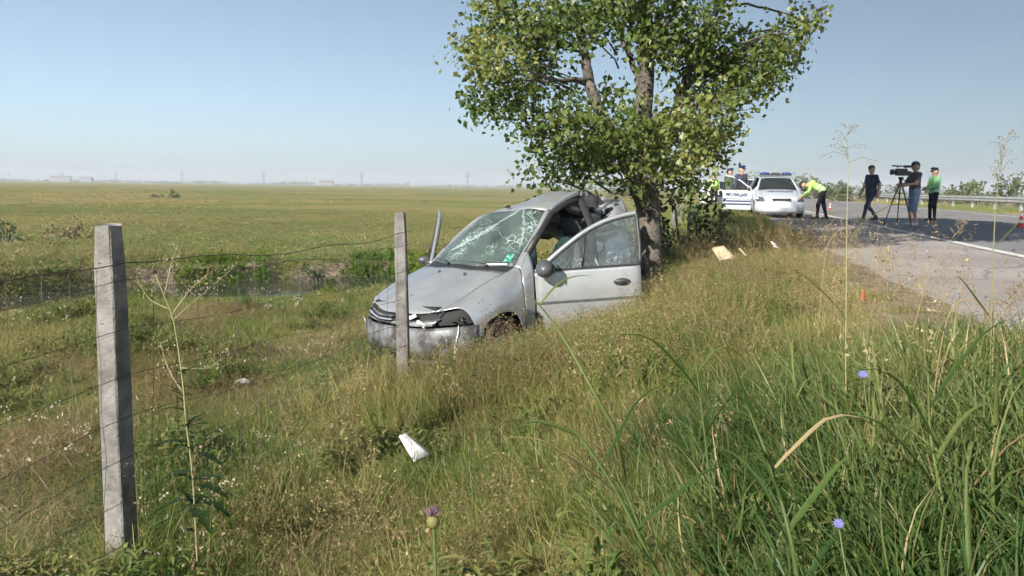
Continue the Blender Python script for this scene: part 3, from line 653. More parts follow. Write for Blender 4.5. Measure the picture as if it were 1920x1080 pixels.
# ---- cars on the road
def hatch(p, zs=.9, hl=1.22):
    x, y, z = p
    if x > -.3: x = -.3 + (x + .3) * hl
    if z > .95: z = .95 + (z - .95) * .80 
    return (x, y, z)
def road_car(label, paint, loc, heading, group=None, police=False, open_right=False, name='parked_car', detail=True):
    g = empty(name, loc, (0, 0, heading)); tag(g, label, 'car', group)
    sh = Shell(hatch)
    solid('bonnet', sh.both(0, 3, 0, 2, .12), paint, g)
    solid('cowl', sh.both(3, 4, 0, 2), 'plastic', g)
    solid('windscreen', sh.both(4, 7, 0, 2, .08), 'carglass', g, thick=.006)
    solid('roof', sh.both(7, 12, 0, 3), paint, g)
    solid('rear_window', sh.both(12, 14, 0, 3), 'carglass', g, thick=.006)
    for sd in (1, -1):
        solid('fender', sh.patch(0, 4, 2, 7, sd, .08), paint, g, flip=sd < 0)
        solid('windscreen_pillar', sh.patch(4, 7, 2, 3, sd), paint, g, flip=sd < 0, thick=.03)
        solid('fender_rear_section', sh.patch(4, 5, 3, 7, sd, .05), paint, g, flip=sd < 0)
        if not (open_right and sd < 0):
            solid('front_door', sh.patch(5, 9, 4, 7, sd, .06), paint, g, flip=sd < 0)
            solid('front_side_window', sh.patch(5, 9, 3, 4, sd, .1), 'carglass', g, flip=sd < 0, thick=.006)
            mb = MB(); mb.ball(hatch((-.62, sd * .95, 1.03)), .1, 10, 8, sq=(.7, 1.1, .7)); mb.build('mirror', 'plastic', g)
        solid('rear_door', sh.patch(9, 11, 4, 7, sd, .06), paint, g, flip=sd < 0)
        solid('rear_side_window', sh.patch(9, 12, 3, 4, sd, .08), 'carglass', g, flip=sd < 0, thick=.006)
        solid('rear_side_panel', sh.patch(11, 14, 4, 7, sd, .04), paint, g, flip=sd < 0)
        headlamp(sh, g, sd)
        for x in (-.0, -2.58): wheel(g, hatch((x, sd * .74, .30)), .31, sd)
        mb = MB(); mb.tube([hatch(q) for q in ((-1.60, sd * .61, 1.54), (-1.6, sd * .84, .98), (-1.6, sd * .84, .25))], .04, 6); mb.build('centre_pillar', 'plastic', g)
    solid('tailgate', sh.both(13, 14, 3, 7), paint, g)
    F = sh.apply(fascia_pts()); solid('bumper', F, paint, g, flip=True)
    mb = MB(); mb.grid(F[0:2, 10:52:2] + (.012, 0, 0), flip=True); mb.build('lower_intake', 'dark', g)
    for sd in (-1, 1):
        mb = MB(); P = lamp_strip(sh, sd, 0, .46); mb.grid(P, flip=sd < 0); mb.build('grille', paint, g)
    x0 = hatch((.80, 0, 0))[0]
    mb = MB(); mb.box((x0 - .06, 0, .64), (.05, .62, .075)); mb.build('grille_slot', 'dark', g, smooth=False)
    mb = MB(); mb.box((x0 + .005, 0, .44), (.02, .52, .11)); mb.build('number_plate', 'white', g, smooth=False)
    mb = MB(); mb.box((-1.2, 0, .42), (3.4, 1.45, .34)); mb.box((.25, 0, .5), (.8, 1.1, .4)); mb.build('underbody', 'dark', g, smooth=False)
    for y in (.36, -.36):
        s = empty('front_seat'); s.parent = g
        mb = MB(); mb.ball((-1.40, y, .80), .33, 12, 8, sq=(.3, .68, 1)); mb.build('seat_back', 'seatcloth', s)
        mb = MB(); mb.ball((-1.46, y, 1.18), .12, 10, 6, sq=(.5, 1, .8)); mb.build('headrest', 'seatcloth', s)
    if police:
        lb = empty('light_bar'); lb.parent = g
        mb = MB(); mb.box((-1.25, 0, 1.525), (.26, 1.12, .05)); mb.build('bar_base', 'plastic', lb, smooth=False)
        for y in (-.38, .38):
            mb = MB(); mb.ball((-1.25, y, 1.57), .2, 12, 8, sq=(.62, .92, .28)); mb.build('blue_lamp', 'bluebar', lb)
        mb = MB(); mb.box((-1.25, 0, 1.575), (.2, .3, .06)); mb.build('loudspeaker', 'plastic', lb, smooth=False)
        t = text_mesh('lettering', 'ПОЛИЦИЯ', .17, 'navy', g); t.rotation_euler = (R(17.5), 0, R(90)); t.location = (.36, -.42, .905)
        if open_right: make_door(g, (-.60, -.845, 0), -1, R(68), paint, 'carglass', lettering='ПОЛИЦИЯ')
    return g
# ------------------------------------------------------------------ the tree the car hit
def pix(px, py, Y):
    """world point on the vertical plane at depth Y (layout notes were taken in photo units)"""
    d = camo.matrix_world.to_3x3() @ Vector(((px - 960) / 1600, (540 - py) / 1600, -1)); return Vector((0, 0, CAMZ)) + d * (Y / d.y)
def leaf_cloud(centers, radii, counts, size, seed, cl=14, clr=.16):
    """clustered leaves in ellipsoids -> verts, quads, tone"""
    g = np.random.default_rng(seed); C = []; T = []
    for c, r, n in zip(centers, radii, counts):
        k = max(2, int(n / cl)); d = g.normal(size=(k, 3)); d /= np.linalg.norm(d, axis=1)[:, None]
        p = np.asarray(c) + d * (g.random((k, 1)) ** .45) * np.asarray(r) * (.75 + .5 * g.random((k, 1)))
        q = np.repeat(p, cl, 0) + g.normal(size=(k * cl, 3)) * clr * np.array((1, 1, .8)); C.append(q)
        T.append(np.repeat(np.clip(g.normal(.45, .2, k) + g.normal(0, .12), 0, 1), cl) + g.normal(0, .13, k * cl))
    C = np.concatenate(C); T = np.clip(np.concatenate(T), 0, 1); n = len(C)
    a = g.normal(size=(n, 3)); a[:, 2] -= .6; a /= np.linalg.norm(a, axis=1)[:, None]
    b = np.cross(a, g.normal(size=(n, 3))); b /= np.linalg.norm(b, axis=1)[:, None]; nn = np.cross(a, b)
    s = size * g.uniform(.4, 1.35, (n, 1))
    V = np.stack([C, C + a * s * .45 + b * s * .48 + nn * s * .08, C + a * s * 1.1 - nn * s * .08, C + a * s * .45 - b * s * .48 + nn * s * .08], 1).reshape(-1, 3)
    F = np.arange(4 * n).reshape(-1, 4)
    return V, F, np.repeat(T, 4)
TY = 11.6
def poplar():
    base = pix(1216, 455, TY); base.z = GZ(base.x, base.y) - .1
    g = empty('poplar_tree', base); tag(g, 'large leafy tree the wrecked silver car is wrapped against', 'tree')
    B = lambda px, py, dy=0: pix(px, py, TY + dy) - base
    mb = MB(); z0 = Vector((0, 0, 0))
    mb.tube([z0, z0 + Vector((0, 0, .15)), B(1216, 400), B(1212, 345), B(1207, 280), B(1205, 210), B(1212, 150), B(1214, 80), B(1208, 0), B(1200, -120), B(1215, -300), B(1210, -500)],
            [.30, .21, .165, .15, .135, .125, .105, .095, .085, .07, .05, .02], 12)
    mb.build('trunk', 'bark', g)
    limbs = [([(1210, 400, .0), (1190, 340, -.15), (1165, 285, -.2), (1128, 215, -.25), (1105, 150, -.25), (1095, 90, -.2), (1075, 20, -.1), (1040, -80, 0), (1010, -200, .1)], .11, .03),
             ([(1212, 340, 0), (1235, 280, .1), (1265, 225, .15), (1283, 160, .2), (1310, 80, .25), (1350, 10, .3), (1420, -80, .4), (1460, -200, .4)], .085, .025),
             ([(1208, 200, 0), (1190, 130, .3), (1165, 70, .5), (1140, 0, .6), (1100, -120, .7)], .05, .015),
             ([(1214, 110, 0), (1240, 60, -.4), (1275, -10, -.6), (1300, -150, -.8)], .05, .015),
             ([(1165, 285, -.2), (1120, 300, -.4), (1070, 300, -.6), (1030, 335, -.7)], .028, .008),
             ([(1175, 310, -.2), (1130, 330, -.5), (1080, 355, -.7)], .02, .006),
             ([(1128, 215, -.25), (1075, 225, -.5), (1010, 240, -.7), (950, 225, -.8)], .03, .008),
             ([(1105, 150, -.25), (1040, 150, -.6), (980, 150, -.8), (900, 165, -1.0)], .03, .008),
             ([(1095, 90, -.2), (1020, 70, -.3), (950, 80, -.3), (890, 110, -.4)], .03, .008),
             ([(1075, 20, -.1), (1000, 10, .3), (940, 20, .5)], .025, .008),
             ([(1265, 225, .15), (1320, 190, .3), (1385, 160, .2), (1440, 120, .1), (1490, 80, 0), (1545, 30, -.1)], .04, .006),
             ([(1262, 230, .15), (1320, 215, .0), (1370, 210, -.2), (1410, 185, -.3)], .025, .006),
             ([(1255, 245, .15), (1310, 240, .5), (1360, 245, .8)], .022, .006),
             ([(1283, 160, .2), (1340, 120, .6), (1400, 90, .9), (1450, 60, 1.0)], .03, .006),
             ([(1225, 310, 0), (1270, 300, .4), (1320, 290, .7)], .03, .008),
             ([(1350, 10, .3), (1420, 10, .1), (1480, 30, -.2), (1520, 40, -.3)], .02, .006)]
    for pts, r0, r1 in limbs:
        Q = cmr(np.array([tuple(B(*p)) for p in pts]), 4); Q = Q + rng.normal(0, .012, Q.shape)
        mb = MB(); mb.tube(Q, list(np.linspace(r0, r1, len(Q))), 8); mb.build('limb', 'bark', g)
    bl = [(960,35,58,50),(925,105,62,50),(1000,125,60,60),(960,190,62,42),(905,190,36,34),(895,85,34,34),(915,15,30,30),(1050,35,62,45),(1125,20,58,45),(1005,65,55,45),(1010,250,48,36),(1062,225,45,45),(1075,285,70,40),(1025,325,55,32),(1085,320,50,32),(1130,250,48,46),(1170,285,60,55),(1215,255,58,55),(1185,215,40,45),(1235,30,55,55),(1255,90,45,50),(1170,30,45,50),(1310,70,52,55),(1330,125,48,52),(1385,115,55,50),(1435,110,42,42),(1395,160,58,32),(1460,85,36,36),(1490,60,32,24),(1525,32,28,24),(1335,30,48,38),(1300,170,52,40),(1330,200,50,32),(1325,250,48,40),(1275,285,60,48),(1240,320,52,40),(1330,290,40,35),(1355,220,38,26),(1275,240,45,40),(1200,330,55,34),(1290,335,50,34),(1205,75,36,40),(1140,175,22,30),(1060,170,22,30),(1100,60,34,40),(1430,160,34,26),(1475,120,26,20),(1120,285,45,40)]
    C = []; Rr = []; N = []
    for k, (x, y, rx, ry) in enumerate(bl):
        for rep in range(2):
            dy = rng.normal(0, .55) * (1 + .5 * rep) - (.25 if rep == 0 else -.35)
            c = B(x, y, dy); f = (TY + dy) / 1600; C.append(tuple(c)); Rr.append((rx * f, (rx + ry) * .55 * f + .15, ry * f)); N.append(int(rx * ry * (.112 if y < 300 else .06)))
    # the top of the tree, above the picture
    N_LOW = len(C)
    for k in range(90):
        a = rng.random() * 6.28; h = rng.uniform(5.2, 12.5); r = rng.random() ** .5 * (3.0 + 1.6 * min(1, (h - 5.2) / 2)) * (1 - max(0, h - 8.5) / 6)
        C.append((r * math.cos(a) + .1, r * math.sin(a), h)); Rr.append((.95, .95, .8)); N.append(680)
    V, F, T = leaf_cloud(C[:N_LOW], Rr[:N_LOW], N[:N_LOW], .070, 3, 16, .125)
    V2, F2, T2 = leaf_cloud(C[N_LOW:], Rr[N_LOW:], N[N_LOW:], .13, 4, 12, .2); F = np.concatenate([F, F2 + len(V)]); V = np.concatenate([V, V2]); T = np.concatenate([T, T2])
    npmesh('crown', V, F, 'leaf', g, attr=('tone', T))
    # thin twigs reaching into the clumps
    mb = MB()
    for k, c in enumerate(C[:96]):
        c = Vector(c); t = Vector((c.x * .55, c.y * .5, c.z - .28)); mid = (c + t) / 2 + Vector(rng.normal(0, .06, 3))
        mb.tube([t, mid, c, c + (c - mid) * .6], [.014, .010, .006, .003], 5)
    tag(mb.build('twigs', 'bark', g), kind='stuff')
    return g
TREE = poplar()
def bush(name, label, loc, blobs, size, seed, material='shrubleaf', group=None, dens=240, cat='bush', stems=True):
    g = empty(name, loc); tag(g, label, cat, group)
    C = [b[:3] for b in blobs]; Rr = [b[3:6] for b in blobs]; N = [int(dens * (b[3] * b[5]) / (size * size) * .012) + 30 for b in blobs]
    V, F, T = leaf_cloud(C, Rr, N, size, seed, 10, size * .8)
    npmesh('crown', V, F, material, g, attr=('tone', T))
    if stems:
        mb = MB()
        for b in blobs[:10]: mb.tube([(b[0] * .2, b[1] * .2, -.1), (b[0] * .6, b[1] * .6, b[2] * .5), b[:3]], [.04, .025, .01], 5)
        mb.build('trunk', 'bark', g)
    return g
def rblobs(n, w, d, h, r, seed):
    g = np.random.default_rng(seed); out = []
    for k in range(n):
        x = g.uniform(-1, 1); hh = h * (1 - .55 * x * x)
        z = g.uniform(.15, 1) * hh; out.append((x * w, g.uniform(-1, 1) * d, z, r * g.uniform(.7, 1.2), r * g.uniform(.7, 1.2), r * g.uniform(.6, 1)))
    return out
def place(px, Y, dz=0):
    x = (px - 960) / 1600 * Y; return (x, Y, GZ(x, Y) + dz)
bush('roadside_shrub', 'dark green shrub directly behind the tree trunk', place(1282, 15.5), rblobs(16, .75, .6, 1.55, .38, 1), .075, 5)
bush('roadside_shrub', 'small dark shrub left of the tree trunk', place(1168, 13.6), rblobs(8, .28, .3, 1.15, .24, 2), .07, 6)
bush('roadside_shrub', 'low green bush beside the half hidden far cars', place(1318, 21), rblobs(12, .7, .7, 1.0, .35, 3), .09, 7, 'bushleaf')
# bushes and trees beyond the guard rail
far = [(1590, 85, 3.4, 1.9, 'pale green bush behind the walking man'), (1650, 95, 3.2, 2.2, 'bush between the walking man and the film camera'), (1530, 105, 4.0, 2.3, 'bush above the bending officer'), (1715, 110, 3.4, 2.0, 'bush behind the film crew man in the cap'), (1420, 120, 6.5, 3.3, 'rounded tree clump above the police car'), (1825, 66, 3.2, 2.5, 'large willow bush right of the officer in green'), (1895, 74, 3.0, 2.3, 'dark bush at the right edge behind the guard rail'), (1770, 125, 4.2, 1.9, 'distant low bush between two bigger roadside bushes'), (1130, 170, 7, 3.6, 'distant grey green tree left of the trunk'), (1470, 150, 8, 3.0, 'far bush row behind the police car roof')]
for k, (px, Y, w, h, lab) in enumerate(far):
    x, y, z = place(px, Y); bush('far_bush', lab, (x, y, z), rblobs(16, w * .75, w * .5, h + (0 if z > -.9 else 1.0), w * .26, 20 + k), .09 + .0011 * Y, 40 + k, 'bushleaf', 'bushes far along the road', dens=330)
# distant line of trees along the horizon
V = []; F = []; T = []
C = []; Rr = []; N = []
g_ = np.random.default_rng(5)
for k in range(520):
    px = g_.uniform(-300, 2150); Y = g_.uniform(1500, 2500); w = vnoise(px * .012, 3.3)
    hgt = 1.5 + 7 * w ** 2.2 + 3 * g_.random() ** 4; x = (px - 960) / 1600 * Y
    C.append((x, Y, -.9 + hgt * .45)); Rr.append((10 + 16 * g_.random(), 8, hgt * .55)); N.append(60)
V, F, T = leaf_cloud(C, Rr, N, 2.4, 9, 6, 1.4)
tag(npmesh('horizon_treeline', V, F, 'bushleaf', attr=('tone', T)), 'hazy line of distant trees along the horizon', 'treeline', kind='stuff')
# far village roofs
for k, (px, Y, w, h, lab) in enumerate([(118, 1700, 40, 9, 'long pale distant building on the left horizon'), (165, 1750, 24, 8, 'short distant building right of the long pale one'), (612, 1500, 24, 6, 'tiny distant house on the middle horizon')]):
    g = empty('distant_building', place(px, Y)); tag(g, lab, 'building')
    mb = MB(); mb.box((0, 0, h / 2), (w, 10, h)); mb.build('wall', 'farwall', g, smooth=False)
    mb = MB(); mb.add([(-w / 2 - .5, -6, h), (w / 2 + .5, -6, h), (w / 2 + .5, 6, h), (-w / 2 - .5, 6, h), (-w / 2, 0, h + 3), (w / 2, 0, h + 3)], [(0, 1, 5, 4), (2, 3, 4, 5), (0, 4, 3), (1, 2, 5), (3, 2, 1, 0)]); mb.build('roof', 'farroof', g, smooth=False)
# pylons
def pylon(px, Y, h, lab):
    g = empty('power_pylon', place(px, Y)); tag(g, lab, 'pylon', 'pylons on the horizon')
    mb = MB(); w = h * .10; r = .32
    for sx in (-1, 1):
        for sy in (-1, 1): mb.tube([(sx * w, sy * w, 0), (sx * w * .35, sy * w * .35, h * .62), (sx * .3, sy * .3, h)], r, 4)
    for i in range(7):
        z = h * i / 7; z2 = h * (i + 1) / 7; f = lambda q: w * (1 - .65 * min(1, q / (h * .62))) 
        for sy in (-1, 1):
            mb.tube([(-f(z), sy * f(z), z), (f(z2), sy * f(z2), z2)], r * .6, 4); mb.tube([(f(z), sy * f(z), z), (-f(z2), sy * f(z2), z2)], r * .6, 4)
    mb.build('lattice_tower', 'pylon', g, smooth=False)
    for z, l in ((h * .68, .26), (h * .84, .18)):
        mb = MB(); mb.tube([(-h * l, 0, z), (0, 0, z + .8), (h * l, 0, z)], r * 1.2, 4); mb.tube([(-h * l, 0, z), (0, 0, z - .8), (h * l, 0, z)], r, 4); mb.build('cross_arm', 'pylon', g, smooth=False)
names = ['leftmost', 'second from left', 'third from left', 'fourth from left', 'fifth from left', 'sixth from left', 'rightmost']
for (px, hh), nm in zip([(20, 18), (120, 19), (220, 20), (343, 22), (495, 24), (678, 26), (875, 29)], names):
    Y = 28 * 1600 / hh; pylon(px, Y, 28, 'lattice power pylon on the horizon, %s of the row' % nm)
# ------------------------------------------------------------------ fence
def post(label, x, y, top, w=.105, lean=(0, 0), rz=0):
    z0 = GZ(x, y) - .3; h = top - z0
    g = empty('fence_post', (x, y, z0), (lean[0], lean[1], rz)); tag(g, label, 'fence post', 'concrete posts of the pasture fence')
    mb = MB(); c = .006; n = 10; t = w / 2; P = []
    for k in range(n + 1):
        z = h * k / n; s = t * (1.06 - .10 * k / n) - (c if k == n else 0)
        q = [(-s + c, -s), (s - c, -s), (s, -s + c), (s, s - c), (s - c, s), (-s + c, s), (-s, s - c), (-s, -s + c)]
        P.append([(a + rng.normal(0, .0012), b + rng.normal(0, .0012), z + (rng.normal(0, .006) if k == n else 0)) for a, b in q])
    vs = [p for r in P for p in r]; fs = [(i * 8 + j, i * 8 + (j + 1) % 8, (i + 1) * 8 + (j + 1) % 8, (i + 1) * 8 + j) for i in range(n) for j in range(8)] + [tuple(n * 8 + j for j in range(8))]
    mb.add(vs, fs); mb.build('shaft', 'concrete', g, smooth=False)
    for k, zz in enumerate((.15, .42, .68)):
        if zz < h - .4:
            mb = MB(); mb.tube([(-t - .004, -t * .2, h - zz), (-t * .3, -t - .004, h - zz - .012), (t + .004, -t * .3, h - zz - .004), (t * .3, t + .004, h - zz), (-t - .004, t * .2, h - zz)], .0022, 5); mb.build('tie_wire', 'wire', g)
    return g
P1 = (-1.80, 3.8); P2 = (-.90, 7.1); P0 = (-2.64, .5); FD = math.atan2(P2[1] - P1[1], P2[0] - P1[0]) - math.pi / 2
T1 = .752; T2 = .722
post('tall weathered concrete fence post in the left foreground', *P1, T1, .100, rz=FD)
post('concrete fence post standing in front of the wrecked car', *P2, T2, .096, lean=(0, R(-1.2)), rz=FD + .25)
p3 = place(1259, 26); p4 = place(1272, 30)
post('thin pale fence post right of the tree trunk', p3[0], p3[1], .78, .1); post('farther pale fence post beside the dark shrub', p4[0], p4[1], .92, .1)
post('concrete fence post behind the camera end of the wire', *P0, T1, .112, rz=FD) if False else None
def fence_span(A, ta, B, tb, label, dz_list, vstep):
    g = empty('wire_fence', (A[0], A[1], GZ(*A))); tag(g, label, 'wire fence', 'wire mesh of the pasture fence'); o = Vector(g.location)
    A3 = lambda t, d: Vector((A[0] + (B[0] - A[0]) * t, A[1] + (B[1] - A[1]) * t, (ta + (tb - ta) * t) - d - .05 * 4 * t * (1 - t) * (1 if d < .2 else .7) + .012 * math.sin(t * 17 + d * 30))) - o
    for k, d in enumerate(dz_list):
        mb = MB(); mb.tube([A3(t, d + (0 if k == 0 else .01 * math.sin(9 * t + k))) + Vector((.07, 0, 0)) for t in np.linspace(0, 1, 26)], .0027 if k == 0 else .0016, 5); mb.build('line_wire', 'wire', g)
    n = int(math.dist(A, B) / vstep)
    for k in range(1, n):
        t = k / n + random.uniform(-.004, .004); ds = np.linspace(dz_list[0], dz_list[-1], 7); j = random.uniform(-.02, .02)
        mb = MB(); mb.tube([A3(t + j * q / len(ds) / 3, d) + Vector((.07 + random.uniform(-.01, .01), random.uniform(-.02, .02), 0)) for q, d in enumerate(ds)], .0013, 4); mb.build('stay_wire', 'wire', g)
DZ = [.15, .24, .46, .68, .88, 1.06, 1.24, 1.42]
fence_span(P1, T1, P2, T2, 'sagging wire mesh strung between the two concrete posts', DZ, .17)
fence_span(P1, T1, P0, T1 - .03, 'wire mesh running left from the foreground post to the picture edge', DZ, .17)

# ------------------------------------------------------------------ guard rail
def rail_x(y): return E0 + SL * y + 14.1
gr = empty('guard_rail', (rail_x(20), 20, 0)); tag(gr, 'long galvanised guard rail on the far side of the road', 'guard rail')
prof = [(0, .78), (.03, .76), (.07, .72), (.07, .68), (.02, .64), (.02, .60), (.07, .56), (.07, .52), (.03, .48), (0, .46)]
ys = np.arange(16, 150, 4.0)
for k, y in enumerate(ys[:-1]):
    mb = MB(); P = [[(rail_x(yy) - rail_x(20) - a, yy - 20, z) for a, z in prof] for yy in (y, y + 3.98)]
    mb.grid(P); o = mb.build('rail_beam', 'galv', gr, smooth=False); md = o.modifiers.new('t', 'SOLIDIFY'); md.thickness = .004
    mb = MB(); mb.box((rail_x(y) - rail_x(20) + .09, y - 20, .2), (.10, .12, 1.0)); mb.build('rail_post', 'galv', gr, smooth=False)
    mb = MB(); mb.box((rail_x(y) - rail_x(20) + .02, y - 20, .62), (.06, .10, .14)); mb.build('spacer_block', 'galv', gr, smooth=False)

# ------------------------------------------------------------------ vehicles on the road
HD = math.atan2(-1, -SL)
road_car('pale police car with blue light bar and its passenger door open', 'police', (9.45, 30.6, .0), HD + .03, police=True, open_right=True, name='police_car')
road_car('white car standing just behind the police car', 'whitepaint', (10.5, 38.5, 0), HD, 'cars halted on the road')
road_car('white car with red stripe half hidden behind the verge bush', 'whitepaint', (11.1, 47.0, 0), HD, 'cars halted on the road')
o = [x for x in bpy.data.objects if x.get('label', '').startswith('white car with red')][0]
mb = MB(); mb.box((.62, 0, .66), (.02, 1.2, .06)); mb.build('red_stripe', 'red', o, smooth=False); mb = MB(); mb.box((-.4, -.862, .72), (1.6, .01, .08)); mb.build('red_stripe', 'red', o, smooth=False)

# ------------------------------------------------------------------ people: one smooth skin grown from tapered limbs (surface nets)
def surface_nets(f, org, h):
    nx, ny, nz = f.shape; s = f < 0
    acc = np.zeros((nx - 1, ny - 1, nz - 1, 3)); cnt = np.zeros((nx - 1, ny - 1, nz - 1))
    corner = lambda o: (slice(o[0], nx - 1 + o[0]), slice(o[1], ny - 1 + o[1]), slice(o[2], nz - 1 + o[2]))
    for ax in range(3):
        oth = [k for k in range(3) if k != ax]
        for p in (0, 1):
            for q_ in (0, 1):
                o0 = [0, 0, 0]; o0[oth[0]] = p; o0[oth[1]] = q_; o1 = list(o0); o1[ax] = 1
                a = f[corner(o0)]; b = f[corner(o1)]; m = (a < 0) != (b < 0); t = np.where(m, a / np.where(m, a - b, 1), 0)
                for k in range(3): acc[..., k] += np.where(m, o0[k] + (t if k == ax else 0), 0)
                cnt += m
    act = cnt > 0; idx = -np.ones(act.shape, int); idx[act] = np.arange(act.sum())
    I = np.argwhere(act); V = (I + acc[act] / cnt[act][:, None]) * h + org; F = []
    for ax in range(3):
        u, v = (ax + 1) % 3, (ax + 2) % 3
        a = np.take(s, range(f.shape[ax] - 1), ax); b = np.take(s, range(1, f.shape[ax]), ax)
        E = np.argwhere(a != b); E = E[(E[:, u] > 0) & (E[:, v] > 0) & (E[:, u] < f.shape[u] - 1) & (E[:, v] < f.shape[v] - 1)]
        du = np.eye(3, dtype=int)[u]; dv = np.eye(3, dtype=int)[v]; g = lambda d: idx[tuple((E - d).T)]
        Q = np.stack([g(0 * du), g(du), g(du + dv), g(dv)], 1); sg = s[tuple(E.T)]; Q[~sg] = Q[~sg][:, ::-1]; F.append(Q)
    F = np.concatenate(F); return V, F[(F >= 0).all(1)]
def sdf_caps(caps, P, k):
    D = []
    for a, b, ra, rb, *_ in caps:
        a = np.array(a); b = np.array(b); d = b - a; t = np.clip(((P - a) @ d) / max(d @ d, 1e-9), 0, 1)
        D.append(np.linalg.norm(P - a - t[..., None] * d, axis=-1) - (ra + (rb - ra) * t))
    D = np.array(D); m = D.min(0)
    return m - k * np.log(np.exp(-(D - m) / k).sum(0)), D
def skinned(name, caps, mats, parent, h=.017, k=.016, grow=0, cut=None):
    pts = np.array([c[0] for c in caps] + [c[1] for c in caps]); lo = pts.min(0) - .24; hi = pts.max(0) + .24
    n = np.ceil((hi - lo) / h).astype(int); ax = [lo[i] + h * np.arange(n[i]) for i in range(3)]
    G = np.stack(np.meshgrid(*ax, indexing='ij'), -1); f, _ = sdf_caps(caps, G, k); f = f - grow
    if cut: f = np.maximum(f, cut(G))
    V, F = surface_nets(f, lo, h)
    C = V[F].mean(1); _, D = sdf_caps(caps, C, k); mi = np.array([c[4] for c in caps])[D.argmin(0)]
    return npmesh(name, V, F, mats, parent, smooth=True, mi=mi)
def hand_caps(w, d, side, tag_=0, curl=.5):
    """palm, four unequal bent fingers and a thumb; d = forearm direction"""
    w = np.array(w); d = np.array(d, float); d /= np.linalg.norm(d); s = np.cross(d, (0, 0, 1.0)); s = s / np.linalg.norm(s) if np.linalg.norm(s) > .1 else np.array((0, 1.0, 0)); nrm = np.cross(s, d)
    out = [(w, w + d * .085, .028, .033, tag_)]
    for k, ln in enumerate((.062, .072, .068, .052)):
        o = w + d * .09 + s * (k - 1.5) * .021; m = o + d * ln * .55 - nrm * curl * .01; out += [(o, m, .0105, .0095, tag_), (m, m + d * ln * .4 - nrm * curl * .03, .0095, .008, tag_)]
    o = w + d * .03 + s * .03 * side; m = o + d * .035 + s * .028 * side; out += [(o, m, .013, .011, tag_), (m, m + d * .03, .011, .009, tag_)]
    return out
def person(label, loc, face, J, mats, cap=None, vest=None, group=None, bare_arm=True, shorts=False, shades=False, sc=1.0):
    """mats: skin, hair, shirt, trousers, shoes. J overrides joints; +x is forward"""
    j = dict(pel=(0, 0, .95), wai=(0, 0, 1.10), che=(.01, 0, 1.32), nec=(.0, 0, 1.49), hed=(.02, 0, 1.64), sl=(0, .185, 1.43), sr=(0, -.185, 1.43), el=(-.02, .25, 1.16), er=(-.02, -.25, 1.16), wl=(.08, .25, .94), wr=(.08, -.25, .94),
             hl=(0, .095, .90), hr=(0, -.095, .90), kl=(.02, .11, .49), kr=(.02, -.11, .49), al=(0, .12, .09), ar=(0, -.12, .09), look=(1, 0, 0))
    j.update(J); j = {k: np.array(v, float) for k, v in j.items()}
    g = empty('person', loc, (0, 0, face)); tag(g, label, 'person', group); g.scale = (sc, sc, sc)
    up = (j['hed'] - j['nec']); up /= np.linalg.norm(up); lk = j['look'] - up * (j['look'] @ up); lk /= np.linalg.norm(lk); sd = np.cross(up, lk)
    H = j['hed']; c = []
    c += [(H + up * .035 - lk * .012, H + up * .035 + lk * .012, .088, .085, 0), (H - up * .07 + lk * .018, H - up * .03 + lk * .02, .055, .07, 0), (H - up * .015 + lk * .085, H - up * .035 + lk * .108, .012, .016, 0)]
    c += [(H + sd * .083 * q, H + sd * .09 * q - up * .03, .014, .012, 0) for q in (-1, 1)]
    c += [(H + up * .065 - lk * .035, H + up * .08 + lk * .02, .088, .078, 1), (H - lk * .05 + up * .02, H - lk * .055 - up * .03, .07, .058, 1)]
    c += [(j['nec'] - up * .03, H - up * .06, .058, .052, 0)]
    for q in (-1, 1):
        off = np.array((0, q, 0))
        c += [(j['che'] + off * .085, j['wai'] + off * .06, .118, .108, 2), (j['wai'] + off * .06, j['pel'] + off * .055 + (0, 0, .05), .108, .112, 2), (j['pel'] + off * .06 + (0, 0, .02), j['pel'] + off * .07 - (0, 0, .03), .118, .11, 3)]
    c += [(j['che'] + (0, 0, .08), j['nec'] - (0, 0, .03), .10, .06, 2)]
    for s, q in (('l', 1), ('r', -1)):
        S_, E_, W_ = j['s' + s], j['e' + s], j['w' + s]; mid = S_ + (E_ - S_) * .62
        c += [(j['che'] + np.array((0, .08 * q, .09)), S_, .075, .066, 2), (S_, mid, .064, .053, 2), (mid, E_, .048, .043, 0 if bare_arm else 2), (E_, W_, .042, .030, 0 if bare_arm else 2)]
        c += hand_caps(W_, W_ - E_, -q)
        Hh, Kk, A = j['h' + s], j['k' + s], j['a' + s]; c += [(Hh, Kk, .092, .064, 3)]
        if shorts: m2 = Kk + (A - Kk) * .05; c += [(Hh + (Kk - Hh) * .4, m2, .088, .075, 3), (m2, A, .056, .038, 0)]
        else: c += [(Kk, A, .064, .048, 3)]
        fw = j.get('f' + s, np.array((1, .12 * q, 0))); fw = fw / np.linalg.norm(fw); c += [(A - fw * .04 + (0, 0, -.035), A + fw * .16 + (0, 0, -.055), .045, .034, 4)]
    body = skinned('body', c, mats, g)
    for q in (-1, 1):
        mb = MB(); mb.ball(H + lk * .083 + sd * .033 * q + up * .012, .011, 8, 6); mb.build('eye', 'dark', g)
    mb = MB(); mb.tube([H + lk * .078 - up * .062 + sd * .022, H + lk * .09 - up * .062, H + lk * .078 - up * .062 - sd * .022], .005, 5); mb.build('mouth', 'red', g)
    if shades:
        mb = MB(); mb.tube([H + sd * .085 + up * .06, H + lk * .07 + up * .085 + sd * .06, H + lk * .085 + up * .085, H + lk * .07 + up * .085 - sd * .06, H - sd * .085 + up * .06], .014, 6); mb.build('sunglasses', 'chrome', g)
